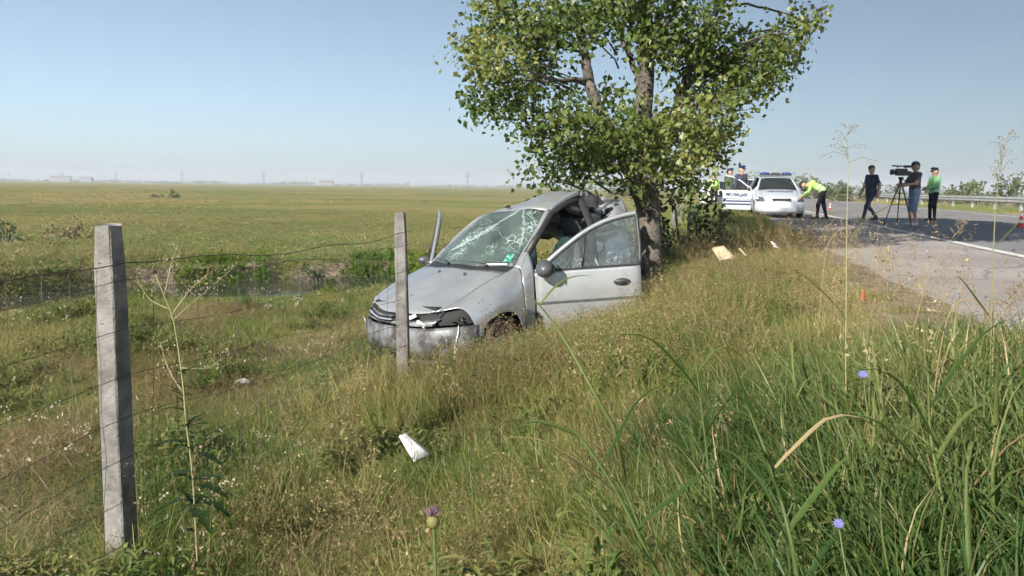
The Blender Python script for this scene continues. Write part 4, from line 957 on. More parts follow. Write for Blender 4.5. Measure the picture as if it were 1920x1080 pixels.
    if cap:
        rot = Matrix((lk, sd, up)).transposed(); mb = MB(); cc = Vector(H + up * .075)
        if cap == 'baseball':
            mb.ball(cc, .108, 16, 10, sq=(1.0, .92, .82), rot=rot); P = [[cc + rot @ Vector((.06 + a * .12, b * .085 * (1 - .25 * a), .005 - .03 * a - .02 * b * b)) for b in np.linspace(-1, 1, 7)] for a in np.linspace(0, 1, 5)]; mb.grid(P); P2 = [[p + rot @ Vector((0, 0, -.008)) for p in r] for r in P]; mb.grid(P2, flip=True)
        else:
            pr = [(.098, -.01), (.1, .035), (.135, .06), (.13, .075), (.05, .09), (0, .092)]; n = 18; base = len(mb.v)
            vs = [cc + rot @ Vector((r * math.cos(6.2832 * t / n), r * math.sin(6.2832 * t / n), hh + (.012 * math.cos(6.2832 * t / n) if hh > .03 else 0))) for r, hh in pr for t in range(n)]
            mb.add(vs, [(i * n + t, i * n + (t + 1) % n, (i + 1) * n + (t + 1) % n, (i + 1) * n + t) for i in range(len(pr) - 1) for t in range(n)])
            P = [[cc + rot @ Vector((.08 + a * .06, b * .085 * (1 - .3 * a), .0 - .035 * a)) for b in np.linspace(-1, 1, 7)] for a in np.linspace(0, 1, 4)]; mb.grid(P); mb.grid([[p + rot @ Vector((0, 0, -.006)) for p in r] for r in P], flip=True)
        mb.build('cap', mats[5] if len(mats) > 5 else 'navy', g)
    if vest:
        vc = []
        for q in (-1, 1):
            off = np.array((0, q, 0)); vc += [(j['che'] + off * .085, j['wai'] + off * .06, .118, .108, 0), (j['wai'] + off * .06, j['pel'] + off * .055 + (0, 0, .04), .108, .116, 0), (j['che'] + np.array((0, .08 * q, .09)), j['s' + 'rl'[q > 0]] * .9 + j['che'] * .1, .075, .064, 0)]
        axis_ = j['che'] - j['pel']; L = np.linalg.norm(axis_); axis_ /= L
        def mk(P):
            t = ((P - j['pel']) @ axis_) / L
            return np.maximum(-(t + .10), t - 1.45) * .3
        v = skinned('vest', vc, [vest], g, grow=.016, cut=mk)
        for t in (.2, .55):
            o0 = j['pel'] + (j['che'] - j['pel']) * t
            band = lambda P, t=t: np.abs(((P - j['pel']) @ axis_) - L * t) - .028
            skinned('reflective_band', vc, ['silver_tape'], v, grow=.021, cut=band)
    return g
def stand(px, Y): x = (px - 960) / 1600 * Y; return (x, Y, 0)
PL = math.pi       # facing image left
person('man in navy shirt and dark jeans walking left across the road', stand(1626, 27.4), PL + .35, dict(hed=(.03, 0, 1.64), look=(1, .3, 0), al=(.34, .10, .09), kl=(.24, .10, .50), kr=(-.02, -.10, .49), ar=(-.36, -.10, .14), el=(-.10, .25, 1.15), wl=(-.02, .28, .93), er=(.02, -.25, 1.16), wr=(.16, -.24, .96)),
       ['skin', 'hair', 'shirt_navy', 'jeans_dark', 'shoe_dark'], shades=True, sc=1.0)
person('cameraman in cap, mauve shirt and blue denim shorts behind the tripod', stand(1707, 24.6), PL + .12, dict(el=(.12, .26, 1.18), wl=(.34, .14, 1.13), er=(.14, -.26, 1.16), wr=(.36, -.12, 1.15), look=(1, 0, -.05), kl=(.05, .11, .49), al=(-.02, .13, .09), che=(.02, 0, 1.32)),
       ['skin', 'hair', 'shirt_mauve', 'jeans_light', 'shoe_white', 'uniform_dark'], cap='baseball', shorts=True, sc=1.02)
person('officer in peaked cap and green high visibility vest at right', stand(1743, 29.2), PL + .2, dict(el=(.03, .26, 1.18), wl=(.26, .10, 1.12), er=(.03, -.26, 1.18), wr=(.26, -.10, 1.10)),
       ['skin', 'hair', 'hivis_green', 'trousers_black', 'shoe_dark', 'trousers_black'], cap='peaked', vest='hivis_green', bare_arm=False)
person('officer in yellow vest bending over beside the police car', stand(1533, 28.9), PL - .25, dict(pel=(-.05, 0, .93), wai=(.08, 0, 1.06), che=(.28, 0, 1.14), nec=(.43, 0, 1.16), hed=(.56, 0, 1.16), look=(.5, 0, -1), sl=(.34, .18, 1.16), sr=(.34, -.18, 1.16), el=(.42, .22, .90), er=(.44, -.22, .90), wl=(.58, .16, .74), wr=(.60, -.14, .76), hl=(-.05, .095, .90), hr=(-.05, -.095, .90), kl=(.08, .12, .50), al=(.10, .14, .09), kr=(-.12, -.12, .49), ar=(-.22, -.12, .09)),
       ['skin', 'hair', 'hivis', 'trousers_black', 'shoe_dark', 'uniform_dark'], vest='hivis', bare_arm=False)
person('officer in dark uniform and peaked cap behind the open police door', stand(1383, 31.9), -PL / 2 + .5, dict(el=(.05, .27, 1.18), wl=(.22, .2, 1.05)),
       ['skin', 'hair', 'uniform_dark', 'trousers_black', 'shoe_dark', 'navy'], cap='peaked', bare_arm=False, sc=1.03)
person('officer in yellow vest left of the open police door', stand(1361, 34.0), -.3, dict(el=(.05, .27, 1.18), wl=(.25, .2, 1.1)),
       ['skin', 'hair', 'hivis', 'trousers_black', 'shoe_dark', 'navy'], cap='peaked', vest='hivis', bare_arm=False)
person('distant person in yellow vest near the half hidden white car', stand(1334, 45.0), -PL / 2, dict(), ['skin', 'hair', 'hivis', 'trousers_black', 'shoe_dark'], vest='hivis', bare_arm=False, sc=.98)

# ------------------------------------------------------------------ film camera on its tripod
tp = stand(1680, 24.6); g = empty('camera_tripod', tp); tag(g, 'tall black camera tripod on the shaded road', 'tripod')
for k, (x, y) in enumerate([(-.45, -.1), (.22, -.38), (.16, .42)]):
    mb = MB(); mb.tube([(x * .12, y * .12, 1.14), (x * .55, y * .55, .62)], .02, 6); mb.tube([(x * .52, y * .52, .65), (x, y, .0)], .014, 6); mb.build('leg', 'plastic', g)
mb = MB(); mb.lathe([(0, 1.08), (.075, 1.10), (.085, 1.16), (.05, 1.2), (.04, 1.30), (.07, 1.32), (.07, 1.38), (0, 1.39)], 14, 'z'); mb.build('head', 'plastic', g)
mb = MB(); mb.tube([(.04, 0, 1.33), (.38, .04, 1.14)], .012, 6); mb.build('pan_handle', 'plastic', g)
mb = MB(); mb.tube([(-.25, -.05, .6), (.12, -.2, .6), (.1, .22, .6), (-.25, -.05, .6)], .008, 5); mb.build('spreader', 'plastic', g)
g = empty('film_camera', (tp[0], tp[1], tp[2] + 1.39)); tag(g, 'black television camera mounted on the tripod', 'camera')
mb = MB(); mb.box((0, 0, .13), (.30, .14, .20)); mb.box((.2, 0, .10), (.12, .10, .13)); mb.build('camera_body', 'plastic', g, smooth=False)
mb = MB(); mb.tube([(-.14, 0, .13), (-.20, 0, .13), (-.21, 0, .13), (-.30, 0, .13)], [.055, .055, .075, .08], 14); mb.build('lens', 'plastic', g)
mb = MB(); mb.tube([(-.12, 0, .24), (-.1, 0, .30), (.08, 0, .30), (.12, 0, .24)], .016, 6); mb.build('carry_handle', 'plastic', g)
mb = MB(); mb.box((.12, -.1, .29), (.2, .07, .07)); mb.build('viewfinder', 'plastic', g, smooth=False)
mb = MB(); mb.tube([(-.26, .05, .31), (.02, .05, .30)], .02, 8); mb.build('microphone', 'plastic', g)

# ------------------------------------------------------------------ cones
def cone(loc, h, lab):
    g = empty('traffic_cone', loc); tag(g, lab, 'traffic cone', 'cones on the road'); r = h * .22
    mb = MB(); mb.box((0, 0, h * .03), (h * .55, h * .55, h * .06)); mb.build('base', 'red', g, smooth=False)
    for k in range(5):
        a, b = .06 + .188 * k, .06 + .188 * (k + 1); mb = MB(); mb.lathe([(r * (1.02 - a), h * a), (r * (1.02 - b), h * b)] + ([(0, h * b)] if k == 4 else []), 18, 'z'); mb.build('band', 'white' if k % 2 else 'red', g)
cone((14.60, 24.6, .001), .50, 'red and white striped traffic cone at the right edge'); cone((17.0, 46, .001), .38, 'tiny far traffic cone right of the bending officer')

# ------------------------------------------------------------------ litter and stones
def on(px, py, y0=2, y1=16):
    """ground point seen at that photo position"""
    for Y in np.linspace(y0, y1, 1500):
        p = pix(px, py, float(Y))
        if p.z <= GZ(p.x, p.y): return p
    return p
def litter(name, label, cat, p, w, l, rot, material, lift=.05, fold=.02, thick=.003, taper=.25):
    g = []; mb = MB(); P = [[Vector((a * w * (1 - taper * (b + .5)), b * l, fold * math.sin(3 * a + 2) + fold * 2 * a * a + .02 * b)) for b in np.linspace(-.5, .5, 6)] for a in np.linspace(-.5, .5, 6)]
    mb.grid(P); o = mb.build(name, material); o.location = (p.x, p.y, GZ(p.x, p.y) + lift if lift is not None else p.z); o.rotation_euler = rot
    md = o.modifiers.new('t', 'SOLIDIFY'); md.thickness = thick; tag(o, label, cat); return o
litter('paper_sheet', 'crumpled white paper lying in the foreground grass', 'paper', pix(773, 838, 4.9), .15, .19, (R(30), R(-6), R(52)), 'paper', None, .008, taper=.55)
litter('cardboard_piece', 'large tan cardboard piece lying on the roadside verge', 'cardboard', on(1352, 540, 7, 16), .22, .24, (R(30), R(-12), R(15)), 'cardboard', .42, .01, .01)
litter('cardboard_piece', 'small tan cardboard scrap beside the larger piece', 'cardboard', on(1390, 545, 7, 16), .10, .12, (R(30), R(10), R(50)), 'cardboard', .42, .01, .008)
litter('orange_tape', 'orange plastic tape caught in the verge grass', 'litter', on(1612, 640, 3, 12), .03, .06, (R(60), R(10), R(10)), 'orange', .30, .01)
litter('white_scrap', 'small pale scrap on the verge right of the cardboard', 'litter', on(1450, 500, 7, 16), .10, .12, (R(25), R(10), R(20)), 'paper', .28, .01)
def stone(p, r, lab, nm='pale_stone'):
    mb = MB(); mb.ball((0, 0, 0), r, 10, 7, sq=(1.3, .9, .6)); mb.v = [tuple(np.array(q) * (1 + .12 * math.sin(40 * q[0] + 31 * q[1]))) for q in mb.v]; o = mb.build(nm, 'stone'); o.location = (p.x, p.y, GZ(p.x, p.y) + r * .9); tag(o, lab, 'stone'); return o
stone(on(455, 728), .055, 'pale stone in the grass between post and car')
g_ = np.random.default_rng(8); mb = MB()
for k in range(90):
    y = g_.uniform(13, 28); x = E0 + SL * y + g_.uniform(2, 9) if k < 50 else E0 + SL * y + g_.uniform(3.5, 6.5); r = g_.uniform(.02, .06)
    r *= .7; q_ = g_.normal(0, 1, (4, 2)); th = np.sort(g_.random(5) * 6.28); mb.add([(x + r * g_.uniform(.5, 1.6) * math.cos(t), y + r * g_.uniform(.5, 1.6) * math.sin(t), .012) for t in th] + [(x, y, .012 + r * g_.uniform(.4, 1))], [(k2, (k2 + 1) % 5, 5) for k2 in range(5)])
tag(mb.build('road_debris', 'plastic', smooth=False), 'small dark crash debris scattered over the asphalt', 'debris', kind='stuff')

mb = MB()
for k in range(700):
    y = 3 + 22 * g_.random() ** 1.4; u = 2.6 * g_.random() ** 2.2; x = E0 + SL * y + u; r = g_.uniform(.004, .014); a = g_.random() * 6.28; c_, s_2 = math.cos(a) * r, math.sin(a) * r; hh = g_.uniform(.3, 1.1) * r
    mb.add([(x + c_, y + s_2, .006), (x - s_2 * .5, y + c_ * .5, .006), (x - c_, y - s_2, .006), (x + s_2 * .5, y - c_ * .5, .006), (x, y, .006 + hh)], [(0, 1, 4), (1, 2, 4), (2, 3, 4), (3, 0, 4)], k % 3)
tag(mb.build('shoulder_gravel', ['stone', 'bark', 'bark'], smooth=False), 'loose gravel and dry scraps on the pale road shoulder', 'gravel', kind='stuff')
# ------------------------------------------------------------------ plants of their own
def blade(mb, p, d, L, w, droop, n=7, mi=0, fold=.25, twist=0):
    """one grass leaf: folded strip that arches over"""
    p = Vector(p); d = Vector(d).normalized(); side = d.cross(Vector((0, 0, 1)));
    if side.length < .05: side = Vector((1, 0, 0))
    side.normalize(); side = Matrix.Rotation(twist, 3, d) @ side; vs = []; kink = random.uniform(.2, .75)
    for i in range(n):
        t = i / (n - 1); ww = w * (1 - t ** 2.2) * (.55 + .9 * min(t * 3, 1) * .5); nn = side.cross(d)
        vs += [p - side * ww / 2 + nn * ww * fold, p, p + side * ww / 2 + nn * ww * fold]
        p = p + d * L / (n - 1); d = (d + Vector((random.gauss(0, .05), random.gauss(0, .05), -droop / (n - 1) * (.3 if t < kink else 1.7) + random.gauss(0, .04)))).normalized()
    mb.add(vs, [(i * 3 + k, i * 3 + k + 1, i * 3 + k + 4, i * 3 + k + 3) for i in range(n - 1) for k in (0, 1)], mi)
def leaf(mb, p, d, L, w, mi=0, droop=.4, lobes=0, n=8):
    p = Vector(p); d = Vector(d).normalized(); side = d.cross(Vector((0, 0, 1))).normalized(); vs = []
    for i in range(n):
        t = i / (n - 1); ww = w * math.sin(math.pi * min(1, .06 + t * .94)) ** .7 * (1 - .3 * t) * (1 if not lobes or i % 2 else .55); nn = side.cross(d)
        vs += [p - side * ww / 2 + nn * ww * .15, p, p + side * ww / 2 + nn * ww * .15]; p = p + d * L / (n - 1); d = (d + Vector((0, 0, -droop / (n - 1)))).normalized()
    mb.add(vs, [(i * 3 + k, i * 3 + k + 1, i * 3 + k + 4, i * 3 + k + 3) for i in range(n - 1) for k in (0, 1)], mi)
# wild lettuce right of the first post
Yl = 3.55
b0 = pix(368, 960, Yl); b0.z = GZ(b0.x, b0.y)
g = empty('wild_lettuce', b0); tag(g, 'tall weed with dark lower leaves beside the foreground post', 'weed')
Lp = lambda px, py, dy=0: pix(px, py, Yl + dy) - b0
mb = MB(); st = cmr(np.array([tuple(q) for q in (Vector((0, 0, 0)), Lp(362, 900), Lp(350, 800), Lp(345, 740), Lp(338, 680), Lp(325, 600), Lp(308, 555), Lp(292, 515))]), 4); mb.tube(st, list(np.linspace(.005, .0022, len(st))), 7); mb.build('stem', 'stempale', g)
for (a, b_, c) in [((325, 600), (370, 560), (440, 500)), ((318, 580), (280, 560), (255, 520)), ((345, 740), (315, 690), (300, 640)), ((308, 555), (320, 500), (330, 465)), ((340, 690), (390, 690), (420, 670)), ((322, 590), (360, 540), (395, 510))]:
    mb = MB(); P = cmr(np.array([tuple(Lp(*a)), tuple(Lp(*b_, .05)), tuple(Lp(*c, .1))]), 5); mb.tube(P, list(np.linspace(.003, .0012, len(P))), 5); mb.build('branch', 'stempale', g)
    mb = MB()
    for k in range(60):
        q = Vector(P[random.randrange(4, len(P))]) + Vector(rng.normal(0, .028, 3)); mb.ball(q, random.uniform(.0016, .0034), 5, 4, sq=(1, 1, 1.6), mi=0 if k % 5 == 0 else 1)
    tag(mb.build('flower_heads', ['white_flower', 'seed'], g), kind='stuff')
for (px, py, dx, dz, L, w) in [(350, 800, .3, .35, .11, .06), (352, 830, -.9, .12, .17, .07), (356, 850, .9, .15, .20, .06), (358, 885, -1, -.05, .16, .08), (360, 910, 1, .0, .18, .08), (362, 930, .8, -.1, .2, .085), (356, 900, .5, .2, .15, .07), (340, 700, .7, .5, .09, .025), (346, 770, -.8, .2, .12, .04), (362, 935, -.7, -.1, .22, .09), (345, 745, -.6, .5, .08, .022), (360, 955, .2, .0, .2, .09)]:
    mb = MB(); leaf(mb, Lp(px, py), (dx, random.uniform(-.5, .2), dz), L, w, 0, .7, 1, 9); mb.build('leaf', 'lettuce', g)
for k in range(26):
    t = random.uniform(.08, .62); q = Vector(st[int(t * (len(st) - 1))]); mb = MB(); leaf(mb, q, (random.choice((-1, 1)) * random.uniform(.5, 1), random.uniform(-.8, .5), random.uniform(0, .7)), random.uniform(.05, .13) * (1.15 - t), random.uniform(.02, .05) * (1.2 - t), 0, random.uniform(.4, 1.4), 1, 8); mb.build('leaf', 'lettuce', g)
# tall flowering grass stalks at the right
def stalk(label, pts, Y, panicle, seed, leaves=3, mat_='stempale', nm='tall_grass_stalk', r=.0028):
    gg = np.random.default_rng(seed); b0 = pix(*pts[0], Y); b0.z = GZ(b0.x, b0.y); g = empty(nm, b0); tag(g, label, 'grass stalk')
    Q = [Vector((0, 0, 0))] + [pix(x, y, Y) - b0 for x, y in pts[1:]]; Q = cmr(np.array([tuple(q) for q in Q]), 6)
    mb = MB(); mb.tube(Q, list(np.linspace(r, r * .4, len(Q))), 5); mb.build('stem', mat_, g)
    mb = MB(); n = len(Q); i0 = int(n * (1 - panicle))
    for i in range(i0, n):
        for k in range(2):
            t = (i - i0) / max(1, n - i0); d = Vector((gg.normal(0, .9), gg.normal(0, .5), .55 + .5 * gg.random())).normalized(); L = (.13 - .09 * t) * gg.uniform(.5, 1.1); p = Vector(Q[i]); e = p + d * L; e.z -= L * .35
            mb.tube([p, p + d * L * .5, e], [.0009, .0008, .0006], 4)
            for m in range(5): mb.ball(p.lerp(e, .35 + .15 * m) + Vector(gg.normal(0, .004, 3)), .0021, 5, 4, mi=1, sq=(.7, .7, 1.7))
    tag(mb.build('seed_head', ['brownstem', 'seed' if seed % 2 else 'brownstem'], g), kind='stuff')
    for k in range(leaves):
        i = int(n * (.12 + .16 * k)); mb = MB(); blade(mb, Q[i], ((-1) ** k * .6, gg.uniform(-.3, .3), .8), .34, .012, 2.4, 8); mb.build('leaf', 'lush', g)
stalk('tall pale grass stalk with upright seed head left of the walking man', [(1586, 900), (1586, 640), (1588, 420), (1590, 320), (1588, 240)], 3.2, .22, 3)
stalk('tall grass stalk with spreading seed head at the right edge', [(1852, 860), (1858, 640), (1864, 440), (1872, 340), (1890, 252)], 3.2, .26, 5)
stalk('arched dry grass stem over the road edge at right', [(1740, 760), (1770, 620), (1815, 560), (1850, 590), (1880, 640), (1915, 690)], 2.9, .1, 8, 1, 'brownstem')
stalk('brown reddish grass stalk leaning right before the road', [(1690, 640), (1735, 540), (1775, 460), (1822, 408)], 4.2, .3, 10, 0, 'brownstem')
stalk('thin bent grass stalk arching before the shaded road', [(1535, 600), (1545, 500), (1560, 445), (1590, 428), (1600, 455)], 5.0, .2, 12, 0, 'brownstem')
stalk('forked dry stem with seeds at the lower right road edge', [(1870, 800), (1862, 640), (1878, 590), (1920, 530)], 3.0, .3, 14, 0, 'stempale')
# reeds with broad leaves in the foreground
def reed(label, base, pts, Y, blades, seed, r=.007):
    b0 = pix(*base, Y); g = empty('reed_plant', b0); tag(g, label, 'reed'); Q = cmr(np.array([tuple(pix(x, y, Y + dy) - b0) for x, y, dy in pts]), 5)
    Q = np.concatenate([[Q[0] - (Q[1] - Q[0]) * 3 - (0, 0, .15)], Q])
    mb = MB(); mb.tube(Q, list(np.linspace(r, r * .35, len(Q))), 7); mb.build('stem', 'stemgreen', g)
    for (t, d, L, w, dr, mt) in blades:
        mb = MB(); blade(mb, Q[int(t * (len(Q) - 1))], d, L, w, dr, 10); mb.build('leaf', mt, g)
    return g
reed('long green reed leaning left in the bottom foreground', (1260, 1130), [(1260, 1130, 0), (1215, 1040, 0), (1160, 930, .02), (1110, 850, .05), (1075, 805, .08)], 2.0, [(.95, (-.5, .1, .2), .20, 0.026, 1.36, 'lush'), (.55, (-.9, 0, .75), .34, 0.020, 1.61, 'straw'), (.4, (.7, .2, .7), .34, 0.023, 1.12, 'lush'), (.7, (.5, .1, .9), .3, 0.020, 1.36, 'lush'), (.2, (-.6, -.1, .9), .4, 0.026, 0.99, 'lush')], 1)
reed('slender green reed crossing below the open car door', (1150, 800), [(1150, 800, 0), (1105, 720, 0), (1060, 640, .1), (1022, 585, .2), (1000, 560, .3)], 3.6, [(.9, (.5, .1, .6), .3, 0.029, 0.93, 'lush')], 2, .009)
rb = lambda n, sd: [((.12 + .85 * k / n), ((-1) ** k * random.uniform(.35, .8), random.uniform(-.2, .3), random.uniform(.7, 1.2)), random.uniform(.22, .42), random.uniform(.016, .03), random.uniform(.9, 2.4), 'lush' if random.random() < .85 else 'straw') for k in range(n)]
reed('broad leaved reed clump at the bottom right corner', (1500, 1120), [(1500, 1120, 0), (1480, 1000, 0), (1440, 860, .1), (1400, 760, .2)], 1.9, rb(6, 3), 3)
reed('bright reed with drooping leaves in the right foreground', (1790, 1120), [(1790, 1120, 0), (1770, 960, 0), (1745, 820, .1), (1740, 700, .1)], 2.1, rb(7, 4), 4)
reed('dark reed with crossing leaves left of the blue flower', (1340, 1000), [(1340, 1000, 0), (1325, 850, 0), (1310, 720, 0), (1300, 640, 0)], 2.7, rb(5, 5), 5, .005)
# blue chicory flowers and a thistle
def flower(label, px, py, Y, material, name, r, petals=11):
    c = pix(px, py, Y); b = Vector((c.x + .05, c.y + .03, GZ(c.x, c.y))); g = empty(name, b); tag(g, label, 'flower'); c = c - b
    mb = MB(); mb.tube([(0, 0, 0), c * .5 + Vector((.03, 0, 0)), c], [.003, .0025, .0018], 5); mb.build('stem', 'stemgreen', g)
    mb = MB(); nrm = Vector((-.2, -.7, .7)).normalized(); a = nrm.cross(Vector((1, 0, 0))).normalized(); e = nrm.cross(a)
    for k in range(petals):
        q = 6.2832 * k / petals; d = a * math.cos(q) + e * math.sin(q); s = nrm.cross(d); w = r * .2
        mb.add([c, c + d * r * .6 + s * w + nrm * r * .12, c + d * r + nrm * r * .1, c + d * r * .6 - s * w + nrm * r * .12], [(0, 1, 2, 3)])
    mb.build('petals', material, g, smooth=False)
flower('blue chicory flower in the tall green grass', 1618, 702, 2.5, 'chicory', 'chicory_flower', .016)
flower('lower blue chicory flower near the bottom right', 1572, 982, 1.75, 'chicory', 'chicory_flower', .013)
c = pix(812, 972, 2.2); b = Vector((c.x, c.y, GZ(c.x, c.y))); g = empty('thistle', b); tag(g, 'single pinkish thistle head at the bottom centre', 'flower'); c = c - b
mb = MB(); mb.tube([(.02, 0, 0), (.015, 0, c.z * .5), c], [.005, .0045, .004], 6); mb.build('stem', 'stemgreen', g)
mb = MB(); mb.ball(c + Vector((0, 0, -.008)), .018, 10, 8, sq=(1, 1, 1.1)); mb.build('bud', 'herbleaf', g)
mb = MB()
for k in range(60):
    d = Vector((rng.normal(0, .6), rng.normal(0, .6), 1)).normalized(); mb.tube([c, c + d * .034], [.0018, .001], 3)
tag(mb.build('florets', 'thistle', g), kind='stuff')
for k in range(5):
    mb = MB(); leaf(mb, (.012, 0, c.z * (.25 + .14 * k)), ((-1) ** k, -.3, .5), .10, .03, 0, .8, 1); mb.build('leaf', 'herbleaf', g)

# ------------------------------------------------------------------ grass and herbs: tuft meshes scattered over the ground
def coll(name, n, fn, reps=1, spread=.25):
    """n different patches, each made of several tufts"""
    c = bpy.data.collections.new(name)
    for k in range(n):
        mb = MB()
        for rp in range(reps):
            gg = np.random.default_rng(1000 + k + len(name) * 17 + 100 * rp); m1, mats = fn(gg); a = gg.random() * 6.28; sc = gg.uniform(.7, 1.2)
            rr = spread * math.sqrt((rp + gg.random()) / reps) if reps > 1 else 0; th = rp * 2.4 + gg.random()
            V = np.array(m1.v) * sc; V = np.stack([V[:, 0] * math.cos(a) - V[:, 1] * math.sin(a) + rr * math.cos(th), V[:, 0] * math.sin(a) + V[:, 1] * math.cos(a) + rr * math.sin(th), V[:, 2]], 1)
            b = len(mb.v); mb.t += m1.t; mb.v += [tuple(q) for q in V]; mb.f += [tuple(b + i for i in f) for f in m1.f]; mb.m += m1.m
        me = bpy.data.meshes.new('%s_%d' % (name, k)); me.from_pydata(mb.v, [], mb.f)
        for m in mats: me.materials.append(M[m])
        me.polygons.foreach_set('material_index', mb.m); me.update(); at = me.attributes.new('tone', 'FLOAT', 'POINT'); at.data.foreach_set('value', mb.t); c.objects.link(bpy.data.objects.new('%s_%d' % (name, k), me))
    return c
def thin(mb, p, d, L, w, droop, g, n=4, mi=0):
    p = np.array(p, float); d = np.array(d, float); d /= np.linalg.norm(d); s = np.array((d[1], -d[0], 0)) if abs(d[2]) < .98 else np.array((1.0, 0, 0)); a = g.random() * 3; s = np.array((math.cos(a), math.sin(a), 0)); vs = []
    for i in range(n):
        t = i / (n - 1); ww = w * (1 - t * .85) / 2; vs += [p - s * ww, p + s * ww]; p = p + d * L / (n - 1); d = d + np.array((0, 0, -droop / (n - 1))); d /= np.linalg.norm(d)
    mb.add(vs, [(2 * i, 2 * i + 1, 2 * i + 3, 2 * i + 2) for i in range(n - 1)], mi)
    return p
def t_short(g):
    mb = MB()
    for k in range(34):
        thin(mb, (g.normal(0, .07), g.normal(0, .07), -.01), (g.normal(0, .5), g.normal(0, .5), 1), g.uniform(.05, .15), g.uniform(.003, .006), g.uniform(.2, 1.6), g, 4, 0 if g.random() < .9 else 1)
    return mb, ['grass_short', 'straw']
def t_mid(g):
    mb = MB()
    for k in range(27):
        thin(mb, (g.normal(0, .07), g.normal(0, .07), -.01), (g.normal(0, .55), g.normal(0, .55), 1), g.uniform(.12, .44), g.uniform(.003, .0095), g.uniform(.3, 2.2), g, 5, 0 if g.random() < .84 else 1)
    return mb, ['grass_mid', 'straw']
def t_herb(g):
    mb = MB()
    for k in range(8):
        p0 = (g.normal(0, .05), g.normal(0, .05), -.01); L = g.uniform(.25, .5); d = np.array((g.normal(0, .3), g.normal(0, .3), 1.0)); d /= np.linalg.norm(d); thin(mb, p0, d, L, .0035, g.uniform(0, .5), g, 4, 0)
        for m in range(11):
            t = g.uniform(.25, 1); p = np.array(p0) + d * L * t; e = np.array((g.normal(0, 1), g.normal(0, 1), .6)); q = thin(mb, p, e, g.uniform(.03, .10) * (1.2 - t * .6), .0024, .6, g, 3, 0 if m % 2 else 1)
            for w in range(4):
                r = g.uniform(.0018, .004); o = q + g.normal(0, .014, 3); a = g.normal(0, r, 3); b = g.normal(0, r, 3); mb.add([o - a, o - b, o + a, o + b], [(0, 1, 2, 3)], 2 if g.random() < .5 else 1)
    return mb, ['brownstem', 'herbleaf', 'seed']
def t_lush(g):
    mb = MB()
    for k in range(10):
        blade(mb, (g.normal(0, .05), g.normal(0, .05), -.02), (g.normal(0, .33), g.normal(0, .33), 1), g.uniform(.35, .9), g.uniform(.009, .022), g.uniform(.6, 3.2), 8, 0 if g.random() < .95 else 1, twist=g.normal(0, .6))
    for k in range(2):
        thin(mb, (g.normal(0, .09), g.normal(0, .09), -.01), (g.normal(0, 1.2), g.normal(0, 1.2), .7), g.uniform(.15, .5), .006, g.uniform(.3, 1.5), g, 4, 1)
    for k in range(12): thin(mb, (g.normal(0, .06), g.normal(0, .06), -.01), (g.normal(0, .4), g.normal(0, .4), 1), g.uniform(.2, .5), .005, g.uniform(.3, 2), g, 5, 0 if g.random() < .88 else 1)
    return mb, ['lush', 'straw']
def t_weed(g):
    mb = MB()
    for k in range(9):
        p0 = np.array((g.normal(0, .10), g.normal(0, .10), 0)); L = g.uniform(.15, .42); d = np.array((g.normal(0, .3), g.normal(0, .3), 1)); d /= np.linalg.norm(d); thin(mb, p0, d, L, .005, .2, g, 3, 0)
        for m in range(9):
            p = p0 + d * L * g.uniform(.25, 1); leaf(mb, p, (g.normal(0, 1), g.normal(0, 1), .5), g.uniform(.05, .12), g.uniform(.018, .04), 0, 1, 0, 4)
    return mb, ['weed']
def t_stalk(g):
    mb = MB()
    for k in range(3):
        p0 = (g.normal(0, .04), g.normal(0, .04), 0); d = np.array((g.normal(0, .16), g.normal(0, .16), 1.0)); d /= np.linalg.norm(d); L = g.uniform(.5, .95); thin(mb, p0, d, L, .0035, .15, g, 5, 0)
        for m in range(16):
            t = g.uniform(.66, 1); p = np.array(p0) + d * L * t; q = thin(mb, p, (g.normal(0, 1), g.normal(0, 1), .9), g.uniform(.03, .12) * (1.3 - t), .0022, .9, g, 3, 0)
            for w in range(2): r = .006; o = q + g.normal(0, .006, 3); a = g.normal(0, r, 3); b = g.normal(0, r * .5, 3); mb.add([o - a, o - b, o + a, o + b], [(0, 1, 2, 3)], 1)
    return mb, ['brownstem', 'seed']
def t_far(g):
    mb = MB()
    for k in range(70):
        thin(mb, (g.normal(0, .32), g.normal(0, .32), -.02), (g.normal(0, .5), g.normal(0, .5), 1), g.uniform(.07, .2), g.uniform(.012, .022), g.uniform(.3, 1.6), g, 3, 0 if g.random() < .75 else 1)
    return mb, ['grass_field', 'straw']
def t_white(g):
    mb = MB()
    for k in range(6):
        p0 = (g.normal(0, .08), g.normal(0, .08), 0); q = thin(mb, p0, (g.normal(0, .35), g.normal(0, .35), 1), g.uniform(.15, .35), .003, .4, g, 4, 0)
        for m in range(4):
            o = q + g.normal(0, .014, 3); r = g.uniform(.004, .009); mb.add([o + (-r, 0, 0), o + (0, -r, r * .4), o + (r, 0, 0), o + (0, r, r * .4)], [(0, 1, 2, 3)], 1); mb.add([o + (-r, 0, -r), o + (r, 0, -r), o + (r, 0, r), o + (-r, 0, r)], [(0, 1, 2, 3)], 1)
    return mb, ['brownstem', 'white_flower']
def t_thatch(g):
    mb = MB()
    for k in range(26):
        thin(mb, (g.normal(0, .12), g.normal(0, .12), g.uniform(.0, .12)), (g.normal(0, 1), g.normal(0, 1), g.uniform(-.1, .55)), g.uniform(.06, .28), g.uniform(.002, .005), g.uniform(0, .8), g, 4, 0 if g.random() < .6 else 1)
    return mb, ['straw', 'brownstem']
